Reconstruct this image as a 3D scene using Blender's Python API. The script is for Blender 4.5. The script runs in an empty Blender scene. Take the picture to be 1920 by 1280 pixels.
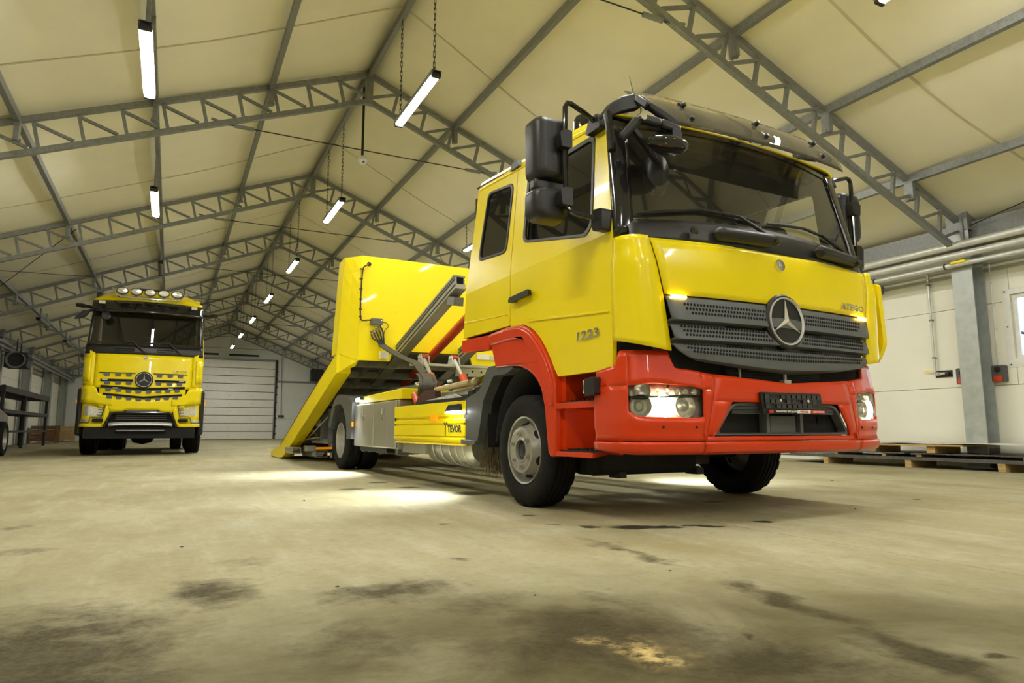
import bpy, bmesh, math, random
from mathutils import Vector, Matrix
from mathutils.geometry import tessellate_polygon
D = bpy.data
SC = bpy.context.scene
COL = SC.collection
R = math.radians
random.seed(7)
# ------------------------------------------------------------------ camera, world, exposure
cam_d = D.cameras.new('camera'); cam = D.objects.new('camera', cam_d); COL.objects.link(cam)
cam_d.sensor_width = 36.0; cam_d.sensor_fit = 'HORIZONTAL'
cam_d.lens = 1251.1 / 1920.0 * 36.0
cam_d.clip_start = 0.02; cam_d.clip_end = 300
YAW, PITCH, ROLL = R(26.93), R(7.52), R(-0.05)
cam.matrix_world = Matrix.Translation((0, 0, 0.540)) @ Matrix.Rotation(-YAW, 4, 'Z') @ Matrix.Rotation(math.pi/2 + PITCH, 4, 'X') @ Matrix.Rotation(ROLL, 4, 'Z')
SC.camera = cam
SC.view_settings.view_transform = 'Standard'
SC.view_settings.look = 'None'
SC.view_settings.exposure = 0.52
SC.view_settings.gamma = 1.0
SC.view_settings.use_curve_mapping = False
w = D.worlds.new('world'); SC.world = w; w.use_nodes = True
bg = w.node_tree.nodes['Background']
bg.inputs[0].default_value = (0.80, 0.88, 1.0, 1); bg.inputs[1].default_value = 2.6
TUBE_POWER = 125.0          # emission strength of a lit tube
HALL = dict(rx=2.637, H=6.44, sl=0.391, half=7.57, y0=-14.0, y1=41.0)
RX, RH, SL, HALF = HALL['rx'], HALL['H'], HALL['sl'], HALL['half']
TRUCK = (3.395, 2.875, R(1.288))
ARX, ARY = -0.565, 16.4

# ------------------------------------------------------------------ materials
def hx(r, g, b):
    f = lambda c: (c/255/12.92) if c/255 <= 0.04045 else ((c/255+0.055)/1.055)**2.4
    return (f(r), f(g), f(b))
MATS = {}
def mat(name, col, rough=0.5, metal=0.0, coat=0.0, var=0.06, scale=8.0, bump=0.0, bscale=60.0, emit=None, es=0.0, spec=0.5, stretch=None, rvar=0.0):
    m = D.materials.new(name); m.use_nodes = True
    nt = m.node_tree; N = nt.nodes; L = nt.links
    b = N['Principled BSDF']
    b.inputs['Roughness'].default_value = rough; b.inputs['Metallic'].default_value = metal
    b.inputs['Coat Weight'].default_value = coat; b.inputs['Coat Roughness'].default_value = 0.03
    b.inputs['Specular IOR Level'].default_value = spec
    tc = N.new('ShaderNodeTexCoord'); mp = N.new('ShaderNodeMapping'); L.new(tc.outputs['Object'], mp.inputs[0])
    if stretch: mp.inputs['Scale'].default_value = stretch
    nz = N.new('ShaderNodeTexNoise'); nz.inputs['Scale'].default_value = scale; nz.inputs['Detail'].default_value = 5
    L.new(mp.outputs[0], nz.inputs['Vector'])
    mr = N.new('ShaderNodeMapRange'); mr.inputs[1].default_value = .3; mr.inputs[2].default_value = .7
    mr.inputs[3].default_value = 1-var; mr.inputs[4].default_value = 1+var
    L.new(nz.outputs['Fac'], mr.inputs[0])
    mx = N.new('ShaderNodeVectorMath'); mx.operation = 'SCALE'; mx.inputs[0].default_value = col
    L.new(mr.outputs[0], mx.inputs['Scale']); L.new(mx.outputs[0], b.inputs['Base Color'])
    if rvar:
        m2 = N.new('ShaderNodeMapRange'); m2.inputs[1].default_value = .3; m2.inputs[2].default_value = .7
        m2.inputs[3].default_value = max(0, rough-rvar); m2.inputs[4].default_value = rough+rvar
        L.new(nz.outputs['Fac'], m2.inputs[0]); L.new(m2.outputs[0], b.inputs['Roughness'])
    if bump:
        n2 = N.new('ShaderNodeTexNoise'); n2.inputs['Scale'].default_value = bscale; n2.inputs['Detail'].default_value = 4
        L.new(mp.outputs[0], n2.inputs['Vector'])
        bp = N.new('ShaderNodeBump'); bp.inputs['Strength'].default_value = bump; bp.inputs['Distance'].default_value = 0.02
        L.new(n2.outputs['Fac'], bp.inputs['Height']); L.new(bp.outputs[0], b.inputs['Normal'])
    if emit:
        b.inputs['Emission Color'].default_value = (*emit, 1); b.inputs['Emission Strength'].default_value = es
    MATS[name] = m
    return m
def glass(name, tint, refl_rough=0.02, ior=1.5, dirt=0.0, dirtcol=(.3, .29, .22)):
    m = D.materials.new(name); m.use_nodes = True
    nt = m.node_tree; N = nt.nodes; L = nt.links
    N.remove(N['Principled BSDF']); out = N['Material Output']
    tr = N.new('ShaderNodeBsdfTransparent'); tr.inputs[0].default_value = (*tint, 1)
    gl = N.new('ShaderNodeBsdfGlossy'); gl.inputs['Roughness'].default_value = refl_rough
    fr = N.new('ShaderNodeFresnel'); fr.inputs[0].default_value = ior
    mx = N.new('ShaderNodeMixShader'); L.new(fr.outputs[0], mx.inputs[0]); L.new(tr.outputs[0], mx.inputs[1]); L.new(gl.outputs[0], mx.inputs[2])
    last = mx
    if dirt:
        df = N.new('ShaderNodeBsdfDiffuse'); df.inputs[0].default_value = (*dirtcol, 1)
        tc = N.new('ShaderNodeTexCoord'); nz = N.new('ShaderNodeTexNoise'); nz.inputs['Scale'].default_value = 6; nz.inputs['Detail'].default_value = 8
        L.new(tc.outputs['Object'], nz.inputs['Vector'])
        mr = N.new('ShaderNodeMapRange'); mr.inputs[1].default_value = .3; mr.inputs[2].default_value = .75; mr.inputs[3].default_value = dirt*.6; mr.inputs[4].default_value = dirt*1.4
        L.new(nz.outputs['Fac'], mr.inputs[0])
        m2 = N.new('ShaderNodeMixShader'); L.new(mr.outputs[0], m2.inputs[0]); L.new(mx.outputs[0], m2.inputs[1]); L.new(df.outputs[0], m2.inputs[2]); last = m2
    L.new(last.outputs[0], out.inputs[0])
    MATS[name] = m
    return m
YEL = mat('yellow_paint', (.93, .745, .001), .27, coat=.22, var=.02, scale=2, spec=.35)
YELB = mat('body_yellow_paint', (.95, .77, .001), .38, coat=.15, var=.02, scale=2, spec=.35)
RED = mat('red_paint', (.66, .042, .002), .3, coat=.22, var=.03, scale=3, spec=.35)
REDH = mat('hydraulic_red_paint', (.60, .06, .015), .4, coat=.2, var=.06)
BLK = mat('black_plastic', (.011, .011, .010), .42, var=.15, scale=12)
BLKG = mat('gloss_black', (.012, .012, .012), .14, coat=.3, var=.1)
DARK = mat('dark_underbody', (.006, .006, .0055), .8, var=.3, scale=9)
INT = mat('cab_interior', (.016, .016, .015), .8, var=.15)
GREY = mat('grille_grey_plastic', (.105, .112, .114), .5, var=.06, scale=20)
MUD = mat('mudguard_grey', (.085, .09, .09), .48, var=.08, scale=12)
HOLE = mat('grille_hole_black', (.006, .006, .006), .9)
RUB = mat('tyre_rubber', (.0065, .0065, .006), .78, spec=.25, var=.25, scale=14, bump=.15, bscale=90)
RIM = mat('silver_rim', (.36, .35, .31), .36, metal=.45, var=.06, scale=9)
SILV = mat('emblem_silver', (.80, .79, .74), .22, metal=.55, var=.03)
CHR = mat('chrome', (.82, .82, .80), .09, metal=1.0, var=.02)
ALU = mat('brushed_aluminium', (.50, .49, .44), .38, metal=.75, var=.10, scale=5, stretch=(10, 10, .6), rvar=.08)
GALV = mat('galvanised_steel', (.25, .26, .255), .5, metal=.5, var=.18, scale=22, rvar=.1)
GALVL = mat('light_galvanised_steel', (.66, .67, .64), .38, metal=.4, var=.10, scale=16, rvar=.08)
FRAME = mat('bed_steel_grey', (.20, .205, .195), .5, metal=.35, var=.16, scale=14)
RAILM = mat('rail_steel', (.42, .42, .38), .42, metal=.5, var=.12, scale=16)
MEMB = mat('roof_membrane', (.86, .82, .635), .62, var=.035, scale=1.3, bump=.05, bscale=2.0)
WALL = mat('sandwich_panel', (.88, .87, .765), .5, var=.02, scale=2)
WALLG = mat('wall_grey_panel', (.82, .84, .82), .55, var=.03, scale=2)
WTRIM = mat('wall_trim_band', (.47, .465, .385), .55, var=.03)
DOORM = mat('door_panel_white', (.92, .91, .84), .45, var=.03, scale=3)
WHITE = mat('white_plastic', (.80, .80, .76), .4)
DSTEEL = mat('dark_steel', (.035, .034, .032), .6, metal=.3, var=.2)
WOOD = mat('timber', (.46, .31, .12), .7, var=.25, scale=6, stretch=(6, 1, 6))
PLY = mat('film_faced_plywood', (.05, .035, .028), .45, var=.3, scale=3)
PLYE = mat('plywood_edge', (.10, .095, .085), .7, var=.3, scale=20)
CLOTH = mat('white_sheet', (.70, .69, .62), .6, var=.05)
ORG = mat('orange_lens', (.9, .30, .01), .25, emit=(1., .33, .0), es=.35)
TUBE = mat('lit_tube', (.9, .9, .85), .4, emit=(1.0, .98, .90), es=TUBE_POWER)
TUBEOFF = mat('unlit_tube', (.16, .16, .14), .5)
HLAMP = mat('lit_headlamp', (1, 1, .95), .3, emit=(1.0, .90, .66), es=22.0)
AMBER = mat('lit_amber_flasher', (1, .6, .1), .3, emit=(1.0, .62, .08), es=16.0)
WORK = mat('lit_work_lamp', (1, 1, 1), .3, emit=(.88, .95, 1.0), es=45.0)
LENS = mat('lamp_reflector', (.80, .78, .68), .22, metal=.55, var=.25, scale=30)
BRIS = mat('brush_bristle', (.16, .115, .05), .9, var=.3)
HOSE = mat('hose_sleeve_brown', (.055, .047, .026), .7, var=.2)
TAN = mat('tan_wood_handle', (.50, .40, .22), .6, var=.15)
RUST = mat('brown_leather', (.07, .025, .02), .6)
WS = glass('windscreen_glass', (.86, .87, .81), ior=2.2, dirt=.05)
SG = glass('side_window_glass', (.30, .31, .28), ior=1.55, dirt=.03)
SGC = glass('clear_side_glass', (.95, .96, .94), ior=1.45)
SMOKE = glass('smoked_visor', (.82, .79, .71), ior=1.45, dirt=.16, dirtcol=(.36, .33, .24))
CLEAR = glass('clear_lens', (.93, .94, .92), ior=1.4)
PANE = glass('window_pane', (.93, .96, .97), ior=1.45)

# ------------------------------------------------------------------ mesh builder
class MB:
    def __init__(s): s.v = []; s.f = []
    def add(s, vs, fs):
        o = len(s.v); s.v += [tuple(map(float, p)) for p in vs]; s.f += [tuple(i+o for i in f) for f in fs]; return s
    def box(s, x0, x1, y0, y1, z0, z1, M=None):
        vs = [(x, y, z) for x in (x0, x1) for y in (y0, y1) for z in (z0, z1)]
        if M: vs = [M @ Vector(p) for p in vs]
        return s.add(vs, [(0, 1, 3, 2), (4, 6, 7, 5), (0, 4, 5, 1), (2, 3, 7, 6), (0, 2, 6, 4), (1, 5, 7, 3)])
    def bar(s, p, q, w, h, up=(0, 0, 1)):
        p, q = Vector(p), Vector(q); d = (q-p).normalized(); a = d.cross(Vector(up))
        if a.length < 1e-6: a = d.cross(Vector((1, 0, 0)))
        a.normalize(); b = a.cross(d); vs = []
        for c in (p, q):
            for sx, sz in ((-1, -1), (1, -1), (1, 1), (-1, 1)): vs.append(c + a*sx*w/2 + b*sz*h/2)
        return s.add(vs, [(0, 1, 2, 3), (7, 6, 5, 4), (0, 4, 5, 1), (1, 5, 6, 2), (2, 6, 7, 3), (3, 7, 4, 0)])
    def tube(s, pts, r, n=8, closed=False):
        P = [Vector(p) for p in pts]; k = len(P); rr = r if isinstance(r, (list, tuple)) else [r]*k
        T = []
        for i in range(k):
            a = P[i-1] if (i or closed) else P[i]; b = P[(i+1) % k] if (i < k-1 or closed) else P[i]
            T.append((b-a).normalized())
        nrm = T[0].orthogonal().normalized(); vs = []; fs = []
        for i in range(k):
            nrm = (nrm - T[i]*nrm.dot(T[i])).normalized(); bn = T[i].cross(nrm)
            for j in range(n):
                t = 2*math.pi*j/n; vs.append(P[i] + (nrm*math.cos(t) + bn*math.sin(t))*rr[i])
        for i in range(k if closed else k-1):
            for j in range(n):
                a, b = i*n+j, i*n+(j+1) % n; c, d = ((i+1) % k)*n+(j+1) % n, ((i+1) % k)*n+j
                fs.append((a, b, c, d))
        if not closed: fs += [tuple(range(n-1, -1, -1)), tuple(range((k-1)*n, k*n))]
        return s.add(vs, fs)
    def lathe(s, prof, o, axis, n=32, cap=False):
        """prof: (radius, offset along axis)"""
        o = Vector(o); ax = Vector(axis).normalized(); u = ax.orthogonal().normalized(); v = ax.cross(u); vs = []; fs = []
        for r, a in prof:
            for j in range(n):
                t = 2*math.pi*j/n; vs.append(o + ax*a + (u*math.cos(t)+v*math.sin(t))*r)
        for i in range(len(prof)-1):
            for j in range(n): fs.append((i*n+j, i*n+(j+1) % n, (i+1)*n+(j+1) % n, (i+1)*n+j))
        if cap: fs += [tuple(range(n-1, -1, -1)), tuple(range((len(prof)-1)*n, len(prof)*n))]
        return s.add(vs, fs)
    def prism(s, poly, fn, w0, w1, holes=()):
        """2D polygon (holes allowed) extruded; fn(u, v, w) -> xyz"""
        loops = [list(poly)] + [list(h) for h in holes]
        tris = tessellate_polygon([[Vector((p[0], p[1], 0)) for p in lp] for lp in loops])
        flat = [p for lp in loops for p in lp]; n = len(flat)
        vs = [fn(p[0], p[1], w0) for p in flat] + [fn(p[0], p[1], w1) for p in flat]
        fs = [tuple(t) for t in tris] + [tuple(i+n for i in reversed(t)) for t in tris]
        o = 0
        for lp in loops:
            k = len(lp)
            for i in range(k): fs.append((o+i, o+(i+1) % k, o+(i+1) % k+n, o+i+n))
            o += k
        return s.add(vs, fs)
    def patch(s, fn, nu, nv):
        vs = [fn(i/nu, j/nv) for i in range(nu+1) for j in range(nv+1)]
        return s.add(vs, [(i*(nv+1)+j, (i+1)*(nv+1)+j, (i+1)*(nv+1)+j+1, i*(nv+1)+j+1) for i in range(nu) for j in range(nv)])
    def mesh(s, name, mt, ang=35, weld=0.0, recalc=True):
        me = D.meshes.new(name); bm = bmesh.new()
        vv = [bm.verts.new(p) for p in s.v]
        for f in s.f:
            try: bm.faces.new([vv[i] for i in dict.fromkeys(f)])
            except ValueError: pass
        if weld: bmesh.ops.remove_doubles(bm, verts=bm.verts, dist=weld)
        if recalc: bmesh.ops.recalc_face_normals(bm, faces=bm.faces)
        bm.to_mesh(me); bm.free(); me.materials.append(mt)
        if ang:
            me.shade_smooth(); me.set_sharp_from_angle(angle=R(ang))
        return me
    def build(s, name, mt, parent=None, ang=35, bevel=0, solid=0, weld=0.0, loc=None, segs=2, soff=0):
        o = D.objects.new(name, s.mesh(name, mt, ang, weld)); COL.objects.link(o)
        if parent: o.parent = parent
        if loc: o.location = loc
        if solid:
            m = o.modifiers.new('solidify', 'SOLIDIFY'); m.thickness = solid; m.offset = soff
        if bevel:
            m = o.modifiers.new('bevel', 'BEVEL'); m.width = bevel; m.segments = segs; m.limit_method = 'ANGLE'; m.angle_limit = R(40); m.use_clamp_overlap = True
        return o
def share(name, me, parent=None, M=None):
    o = D.objects.new(name, me); COL.objects.link(o)
    if parent: o.parent = parent
    if M is not None: o.matrix_local = M
    return o
def tag(o, label=None, cat=None, group=None, kind=None):
    if label: o['label'] = label
    if cat: o['category'] = cat
    if group: o['group'] = group
    if kind: o['kind'] = kind
    return o
def thing(name, label, cat, loc=(0, 0, 0), rz=0, group=None):
    o = D.objects.new(name, None); COL.objects.link(o); o.location = loc; o.rotation_euler = (0, 0, rz); o.empty_display_size = .2
    return tag(o, label, cat, group)
def copy_tree(o, parent=None, top=True):
    c = o.copy(); COL.objects.link(c); c.parent = parent
    for ch in list(o.children): copy_tree(ch, c, False)
    return c
def text_mesh(name, s, mt, size, depth, parent, M, width=None, bold=0.0, slant=0.0, center=True):
    cu = D.curves.new(name, 'FONT'); cu.body = s; cu.size = size; cu.extrude = depth/2; cu.offset = bold
    cu.align_x = 'CENTER' if center else 'LEFT'; cu.align_y = 'CENTER'; cu.shear = slant; cu.resolution_u = 2
    tmp = D.objects.new(name, cu); COL.objects.link(tmp)
    dg = bpy.context.evaluated_depsgraph_get(); me = D.meshes.new_from_object(tmp.evaluated_get(dg)); me.name = name
    D.objects.remove(tmp); D.curves.remove(cu)
    if width and len(me.vertices):
        xs = [v.co.x for v in me.vertices]; k = width/(max(xs)-min(xs)); c = (max(xs)+min(xs))/2 if center else 0
        for v in me.vertices: v.co.x = (v.co.x-c)*k
    me.materials.clear(); me.materials.append(mt)
    o = D.objects.new(name, me); COL.objects.link(o)
    if parent: o.parent = parent
    o.matrix_local = M
    return o
def face_M(p, xdir, updir):
    x = Vector(xdir).normalized(); y = Vector(updir); y = (y - x*y.dot(x)).normalized(); z = x.cross(y)
    return Matrix(((x.x, y.x, z.x, p[0]), (x.y, y.y, z.y, p[1]), (x.z, y.z, z.z, p[2]), (0, 0, 0, 1)))
def lerp(a, b, t): return a+(b-a)*t
def interp(pts, t):
    """piecewise linear through (t, v)"""
    if t <= pts[0][0]: return pts[0][1]
    for (a, va), (b, vb) in zip(pts, pts[1:]):
        if t <= b: return va+(vb-va)*(t-a)/(b-a)
    return pts[-1][1]
def smooth_interp(pts, t):
    if t <= pts[0][0]: return pts[0][1]
    for (a, va), (b, vb) in zip(pts, pts[1:]):
        if t <= b:
            k = (t-a)/(b-a); k = k*k*(3-2*k); return va+(vb-va)*k
    return pts[-1][1]
def rrect(x0, x1, z0, z1, r, n=4):
    out = []
    for cx, cz, a0 in ((x1-r, z1-r, 0), (x0+r, z1-r, 90), (x0+r, z0+r, 180), (x1-r, z0+r, 270)):
        for i in range(n+1):
            t = R(a0+90*i/n); out.append((cx+r*math.cos(t), cz+r*math.sin(t)))
    return out
def rpoly(pts, r, n=4):
    """rounded polygon corners; r number or list"""
    out = []; k = len(pts)
    for i, p in enumerate(pts):
        a, b, c = Vector(pts[i-1]).to_2d(), Vector(p).to_2d(), Vector(pts[(i+1) % k]).to_2d()
        ri = r[i] if isinstance(r, (list, tuple)) else r
        if ri <= 0: out.append((b.x, b.y)); continue
        d1, d2 = (a-b), (c-b); l = min(ri, d1.length*.45, d2.length*.45)
        p0, p2 = b+d1.normalized()*l, b+d2.normalized()*l
        for j in range(n+1):
            t = j/n; q = p0*(1-t)**2 + b*2*t*(1-t) + p2*t*t; out.append((q.x, q.y))
    return out
def catmull(pts, n=6):
    P = [Vector(p) for p in pts]; out = []
    for i in range(len(P)-1):
        a, b, c, d = P[max(i-1, 0)], P[i], P[i+1], P[min(i+2, len(P)-1)]
        for j in range(n):
            t = j/n; out.append(.5*((2*b)+(c-a)*t+(2*a-5*b+4*c-d)*t*t+(3*b-a-3*c+d)*t**3))
    out.append(P[-1]); return out
# ------------------------------------------------------------------ floor
def floor_material():
    m = D.materials.new('concrete_floor'); m.use_nodes = True
    nt = m.node_tree; N = nt.nodes; L = nt.links; b = N['Principled BSDF']
    b.inputs['Specular IOR Level'].default_value = .14
    geo = N.new('ShaderNodeNewGeometry')
    def noise(scale, detail=6, rough=.6, st=None, dist=0):
        n = N.new('ShaderNodeTexNoise'); n.inputs['Scale'].default_value = scale; n.inputs['Detail'].default_value = detail
        n.inputs['Roughness'].default_value = rough; n.inputs['Distortion'].default_value = dist
        src = geo.outputs['Position']
        if st:
            mp = N.new('ShaderNodeMapping'); mp.inputs['Scale'].default_value = st; L.new(src, mp.inputs[0]); src = mp.outputs[0]
        L.new(src, n.inputs['Vector']); return n.outputs['Fac']
    def rng(x, a, c, lo=0., hi=1., smooth=False):
        r = N.new('ShaderNodeMapRange'); r.inputs[1].default_value = a; r.inputs[2].default_value = c; r.inputs[3].default_value = lo; r.inputs[4].default_value = hi
        if smooth: r.interpolation_type = 'SMOOTHSTEP'
        L.new(x, r.inputs[0]); return r.outputs[0]
    def math2(op, a, c):
        q = N.new('ShaderNodeMath'); q.operation = op
        for i, x in enumerate((a, c)):
            if isinstance(x, (int, float)): q.inputs[i].default_value = x
            else: L.new(x, q.inputs[i])
        return q.outputs[0]
    def mix(f, a, c):
        q = N.new('ShaderNodeMix'); q.data_type = 'RGBA'
        if isinstance(f, float): q.inputs[0].default_value = f
        else: L.new(f, q.inputs[0])
        for i, x in ((6, a), (7, c)):
            if isinstance(x, tuple): q.inputs[i].default_value = (*x, 1)
            else: L.new(x, q.inputs[i])
        return q.outputs[2]
    big = noise(.35, 4); mid = noise(1.7, 8, .65, dist=.6); fine = noise(22, 6, .7); streak = noise(2.4, 7, .65, (3.2, .45, 1)); grit = noise(120, 2)
    c = mix(rng(big, .35, .65), (.34, .31, .18), (.42, .395, .272))
    c = mix(math2('MULTIPLY', rng(mid, .42, .68), .7), c, (.32, .28, .15))
    c = mix(math2('MULTIPLY', rng(streak, .5, .72), .5), c, (.49, .465, .35))
    c = mix(math2('MULTIPLY', rng(fine, .5, .75), .45), c, (.22, .19, .10))
    c = mix(math2('MULTIPLY', rng(grit, .58, .75), .4), c, (.17, .145, .075))
    c = mix(math2('MULTIPLY', rng(noise(1.05, 9, .72, (1, .55, 1)), .47, .66), .6), c, (.22, .18, .075))
    # warped position for the stains
    wn = N.new('ShaderNodeTexNoise'); wn.inputs['Scale'].default_value = 5; wn.inputs['Detail'].default_value = 5; L.new(geo.outputs['Position'], wn.inputs['Vector'])
    sc = N.new('ShaderNodeVectorMath'); sc.operation = 'MULTIPLY_ADD'; sc.inputs[1].default_value = (.34, .34, 0); sc.inputs[2].default_value = (-.17, -.17, 0)
    L.new(wn.outputs['Color'], sc.inputs[0])
    ad = N.new('ShaderNodeVectorMath'); ad.operation = 'ADD'; L.new(geo.outputs['Position'], ad.inputs[0]); L.new(sc.outputs[0], ad.inputs[1])
    wn2 = N.new('ShaderNodeTexNoise'); wn2.inputs['Scale'].default_value = 14; wn2.inputs['Detail'].default_value = 4; L.new(geo.outputs['Position'], wn2.inputs['Vector'])
    sc2 = N.new('ShaderNodeVectorMath'); sc2.operation = 'MULTIPLY_ADD'; sc2.inputs[1].default_value = (.11, .11, 0); sc2.inputs[2].default_value = (-.055, -.055, 0)
    L.new(wn2.outputs['Color'], sc2.inputs[0])
    ad2 = N.new('ShaderNodeVectorMath'); ad2.operation = 'ADD'; L.new(geo.outputs['Position'], ad2.inputs[0]); L.new(sc2.outputs[0], ad2.inputs[1])
    def blob(x, y, rx, ry, ang, s, edge=0.0, src=None):
        mp = N.new('ShaderNodeMapping'); mp.vector_type = 'TEXTURE'
        mp.inputs['Location'].default_value = (x, y, 0); mp.inputs['Rotation'].default_value = (0, 0, R(ang)); mp.inputs['Scale'].default_value = (rx, ry, 1e3)
        L.new((src or ad).outputs[0], mp.inputs[0])
        ln = N.new('ShaderNodeVectorMath'); ln.operation = 'LENGTH'; L.new(mp.outputs[0], ln.inputs[0])
        return rng(ln.outputs['Value'], 1.0, edge, 0., s, True)
    def union(bl):
        o = bl[0]
        for x in bl[1:]: o = math2('MAXIMUM', o, x)
        return o
    dirt_and_vignette = math2('MULTIPLY', union([blob(1.0, .9, 2.6, 1.9, -20, .95, .3), blob(-.9, 2.3, 1.0, 1.2, 0, .7, .1)]), rng(mid, .25, .6, .45, 1.))  # near-floor darkening: traffic dirt plus lens vignette and light falloff painted in
    c = mix(dirt_and_vignette, c, (.074, .062, .021))
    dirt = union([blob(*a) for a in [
        (-.28, 1.95, .56, .95, 0, 1.0), (.16, 2.53, .24, .42, 10, .8), (.70, 2.26, .36, .26, 0, .75), (1.02, 1.5, .52, .52, -15, .95), (1.25, 1.2, .50, .32, -20, .9), (2.15, .75, .45, .25, -30, .8),  # dirt stains; first blob also paints the dark vignette of the bottom-left corner
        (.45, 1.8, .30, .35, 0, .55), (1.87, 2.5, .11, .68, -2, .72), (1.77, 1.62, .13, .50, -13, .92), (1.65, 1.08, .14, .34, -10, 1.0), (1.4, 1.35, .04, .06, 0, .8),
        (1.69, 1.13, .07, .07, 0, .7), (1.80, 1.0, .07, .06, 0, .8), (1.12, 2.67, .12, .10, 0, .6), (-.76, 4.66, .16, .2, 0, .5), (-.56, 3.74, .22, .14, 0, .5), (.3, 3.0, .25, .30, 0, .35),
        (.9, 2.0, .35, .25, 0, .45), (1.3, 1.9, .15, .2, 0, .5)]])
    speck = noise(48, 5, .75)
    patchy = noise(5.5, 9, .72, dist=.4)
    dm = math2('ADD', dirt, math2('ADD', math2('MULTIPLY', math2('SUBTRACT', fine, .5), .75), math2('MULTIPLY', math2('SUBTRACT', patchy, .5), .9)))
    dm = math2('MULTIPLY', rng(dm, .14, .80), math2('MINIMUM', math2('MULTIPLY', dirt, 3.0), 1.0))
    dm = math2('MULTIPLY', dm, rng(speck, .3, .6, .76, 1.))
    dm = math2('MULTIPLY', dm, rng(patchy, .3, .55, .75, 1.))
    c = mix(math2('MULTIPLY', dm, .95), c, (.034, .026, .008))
    c = mix(math2('MULTIPLY', union([blob(1.09, 1.37, .13, .16, -20, .85), blob(1.02, 1.5, .06, .08, 0, .5)]), rng(fine, .42, .56)), c, (.62, .45, .18))
    oil = union([blob(*a, .45, ad2) for a in [
        (2.13, 3.22, .07, .07, 0, .95), (2.34, 3.1, .20, .10, -27, .95), (2.5, 3.02, .12, .07, -27, .95), (2.68, 3.0, .08, .05, 0, .95), (2.73, 2.93, .11, .05, -27, .95), (3.15, 2.94, .09, .055, -27, 1.),
        (2.06, 3.83, .06, .05, 0, .9), (3.04, 3.27, .05, .02, -27, .95), (2.0, 3.4, .06, .03, 0, .7), (1.52, 6.23, .17, .14, 0, .75), (2.03, 6.16, .14, .12, 0, .85), (1.95, 6.88, .14, .12, 0, .8), (2.33, 5.34, .22, .22, 0, .85),
        (2.5, 6.2, .4, .5, 0, .5), (1.45, 3.72, .06, .05, 0, .6), (3.7, 3.9, .14, .06, 0, .7), (5.2, 3.3, .06, .04, 0, .8), (4.6, 4.7, .05, .05, 0, .8)]])
    c = mix(oil, c, (.016, .014, .008))
    L.new(c, b.inputs['Base Color'])
    wet = union([blob(3.2, 4.6, 1.2, .9, 10, .75, .3), blob(2.7, 3.9, .45, .35, 0, .55, .2), blob(3.6, 6.2, 1.6, 2.2, 0, .5, .3)])
    wet = math2('MULTIPLY', wet, rng(mid, .35, .6))
    rgh = math2('SUBTRACT', rng(mid, .3, .7, .82, .66), math2('MULTIPLY', math2('MAXIMUM', wet, math2('MULTIPLY', oil, .15)), .60))
    L.new(rgh, b.inputs['Roughness'])
    bp = N.new('ShaderNodeBump'); bp.inputs['Strength'].default_value = .6; bp.inputs['Distance'].default_value = .01
    L.new(math2('ADD', math2('MULTIPLY', fine, .6), mid), bp.inputs['Height']); L.new(bp.outputs[0], b.inputs['Normal'])
    return m
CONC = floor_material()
fl = MB().box(RX-HALF-.35, RX+HALF+.35, HALL['y0']-.3, HALL['y1']+.3, -.30, -.125).build('floor', DARK, ang=0); tag(fl, kind='structure')
xs = [RX-HALF-.3, -1.9, 2.87, 6.9, RX+HALF+.3]; ys = [HALL['y0']-.2, -6, -1.2, 9.5, 17.5, 25.5, 33.5, HALL['y1']+.2]
for x0, x1 in zip(xs, xs[1:]):
    for y0, y1 in zip(ys, ys[1:]):
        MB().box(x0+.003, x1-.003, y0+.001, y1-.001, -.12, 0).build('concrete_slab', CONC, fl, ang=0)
# small bits of grit and a scrap lying on the floor
for i, (x, y, s, lab) in enumerate([(-.34, 1.62, .014, 'dark scrap of grit on the floor in the bottom left corner'), (.55, 2.42, .007, 'larger of two tiny grit crumbs side by side on the near floor'), (.57, 2.36, .005, 'smaller of two tiny grit crumbs side by side on the near floor'),
        (.08, 3.55, .008, 'tiny dark crumb of grit on pale floor left of the two side by side'), (1.10, 2.0, .006, 'tiny dark crumb by the dark stain in the middle of the near floor'), (.95, 5.4, .010, 'dark crumb on the pale floor before the bright lamp pools'),
        (4.2, 3.1, .009, 'dark crumb on the floor in front of the truck number plate'), (6.3, 4.9, .016, 'flat dark scrap on the floor before the stacked sheets'), (1.75, 2.1, .006, 'tiny dark crumb on the long tyre track stain')]):
    m = MB(); k = 7
    m.v = [(s*(1+.5*random.random())*math.cos(2*math.pi*j/k), s*(1+.5*random.random())*math.sin(2*math.pi*j/k), 0) for j in range(k)] + [(0, 0, s*.6), (s*.4, .1*s, s*.5)]
    m.f = [(j, (j+1) % k, k) for j in range(k)] + [tuple(range(k-1, -1, -1))]; m.f += [(0, 1, k+1), (0, k, k+1)]
    o = m.build('grit_crumb', DSTEEL, ang=0, loc=(x, y, .0005))
    tag(o, lab, 'crumb', 'grit crumbs on the floor')
# ------------------------------------------------------------------ shell
EAVE = RH-SL*HALF
def roof_z(x): return RH - SL*abs(x-RX)
m = MB(); ny = 110
for sgn in (-1, 1):
    def memb(u, v, sgn=sgn):
        x = RX + sgn*u*(HALF+.35); y = lerp(HALL['y0']-.1, HALL['y1']+.25, v)
        ph = ((y-.452) % 5.0)/5.0
        return (x, y, roof_z(x) + .085 + .05*math.sin(math.pi*ph) + .012*math.sin(math.pi*u*5))
    m.patch(memb, 20, ny)
ceiling = m.build('ceiling', MEMB, ang=60, solid=.02, soff=0); tag(ceiling, kind='structure')
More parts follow.
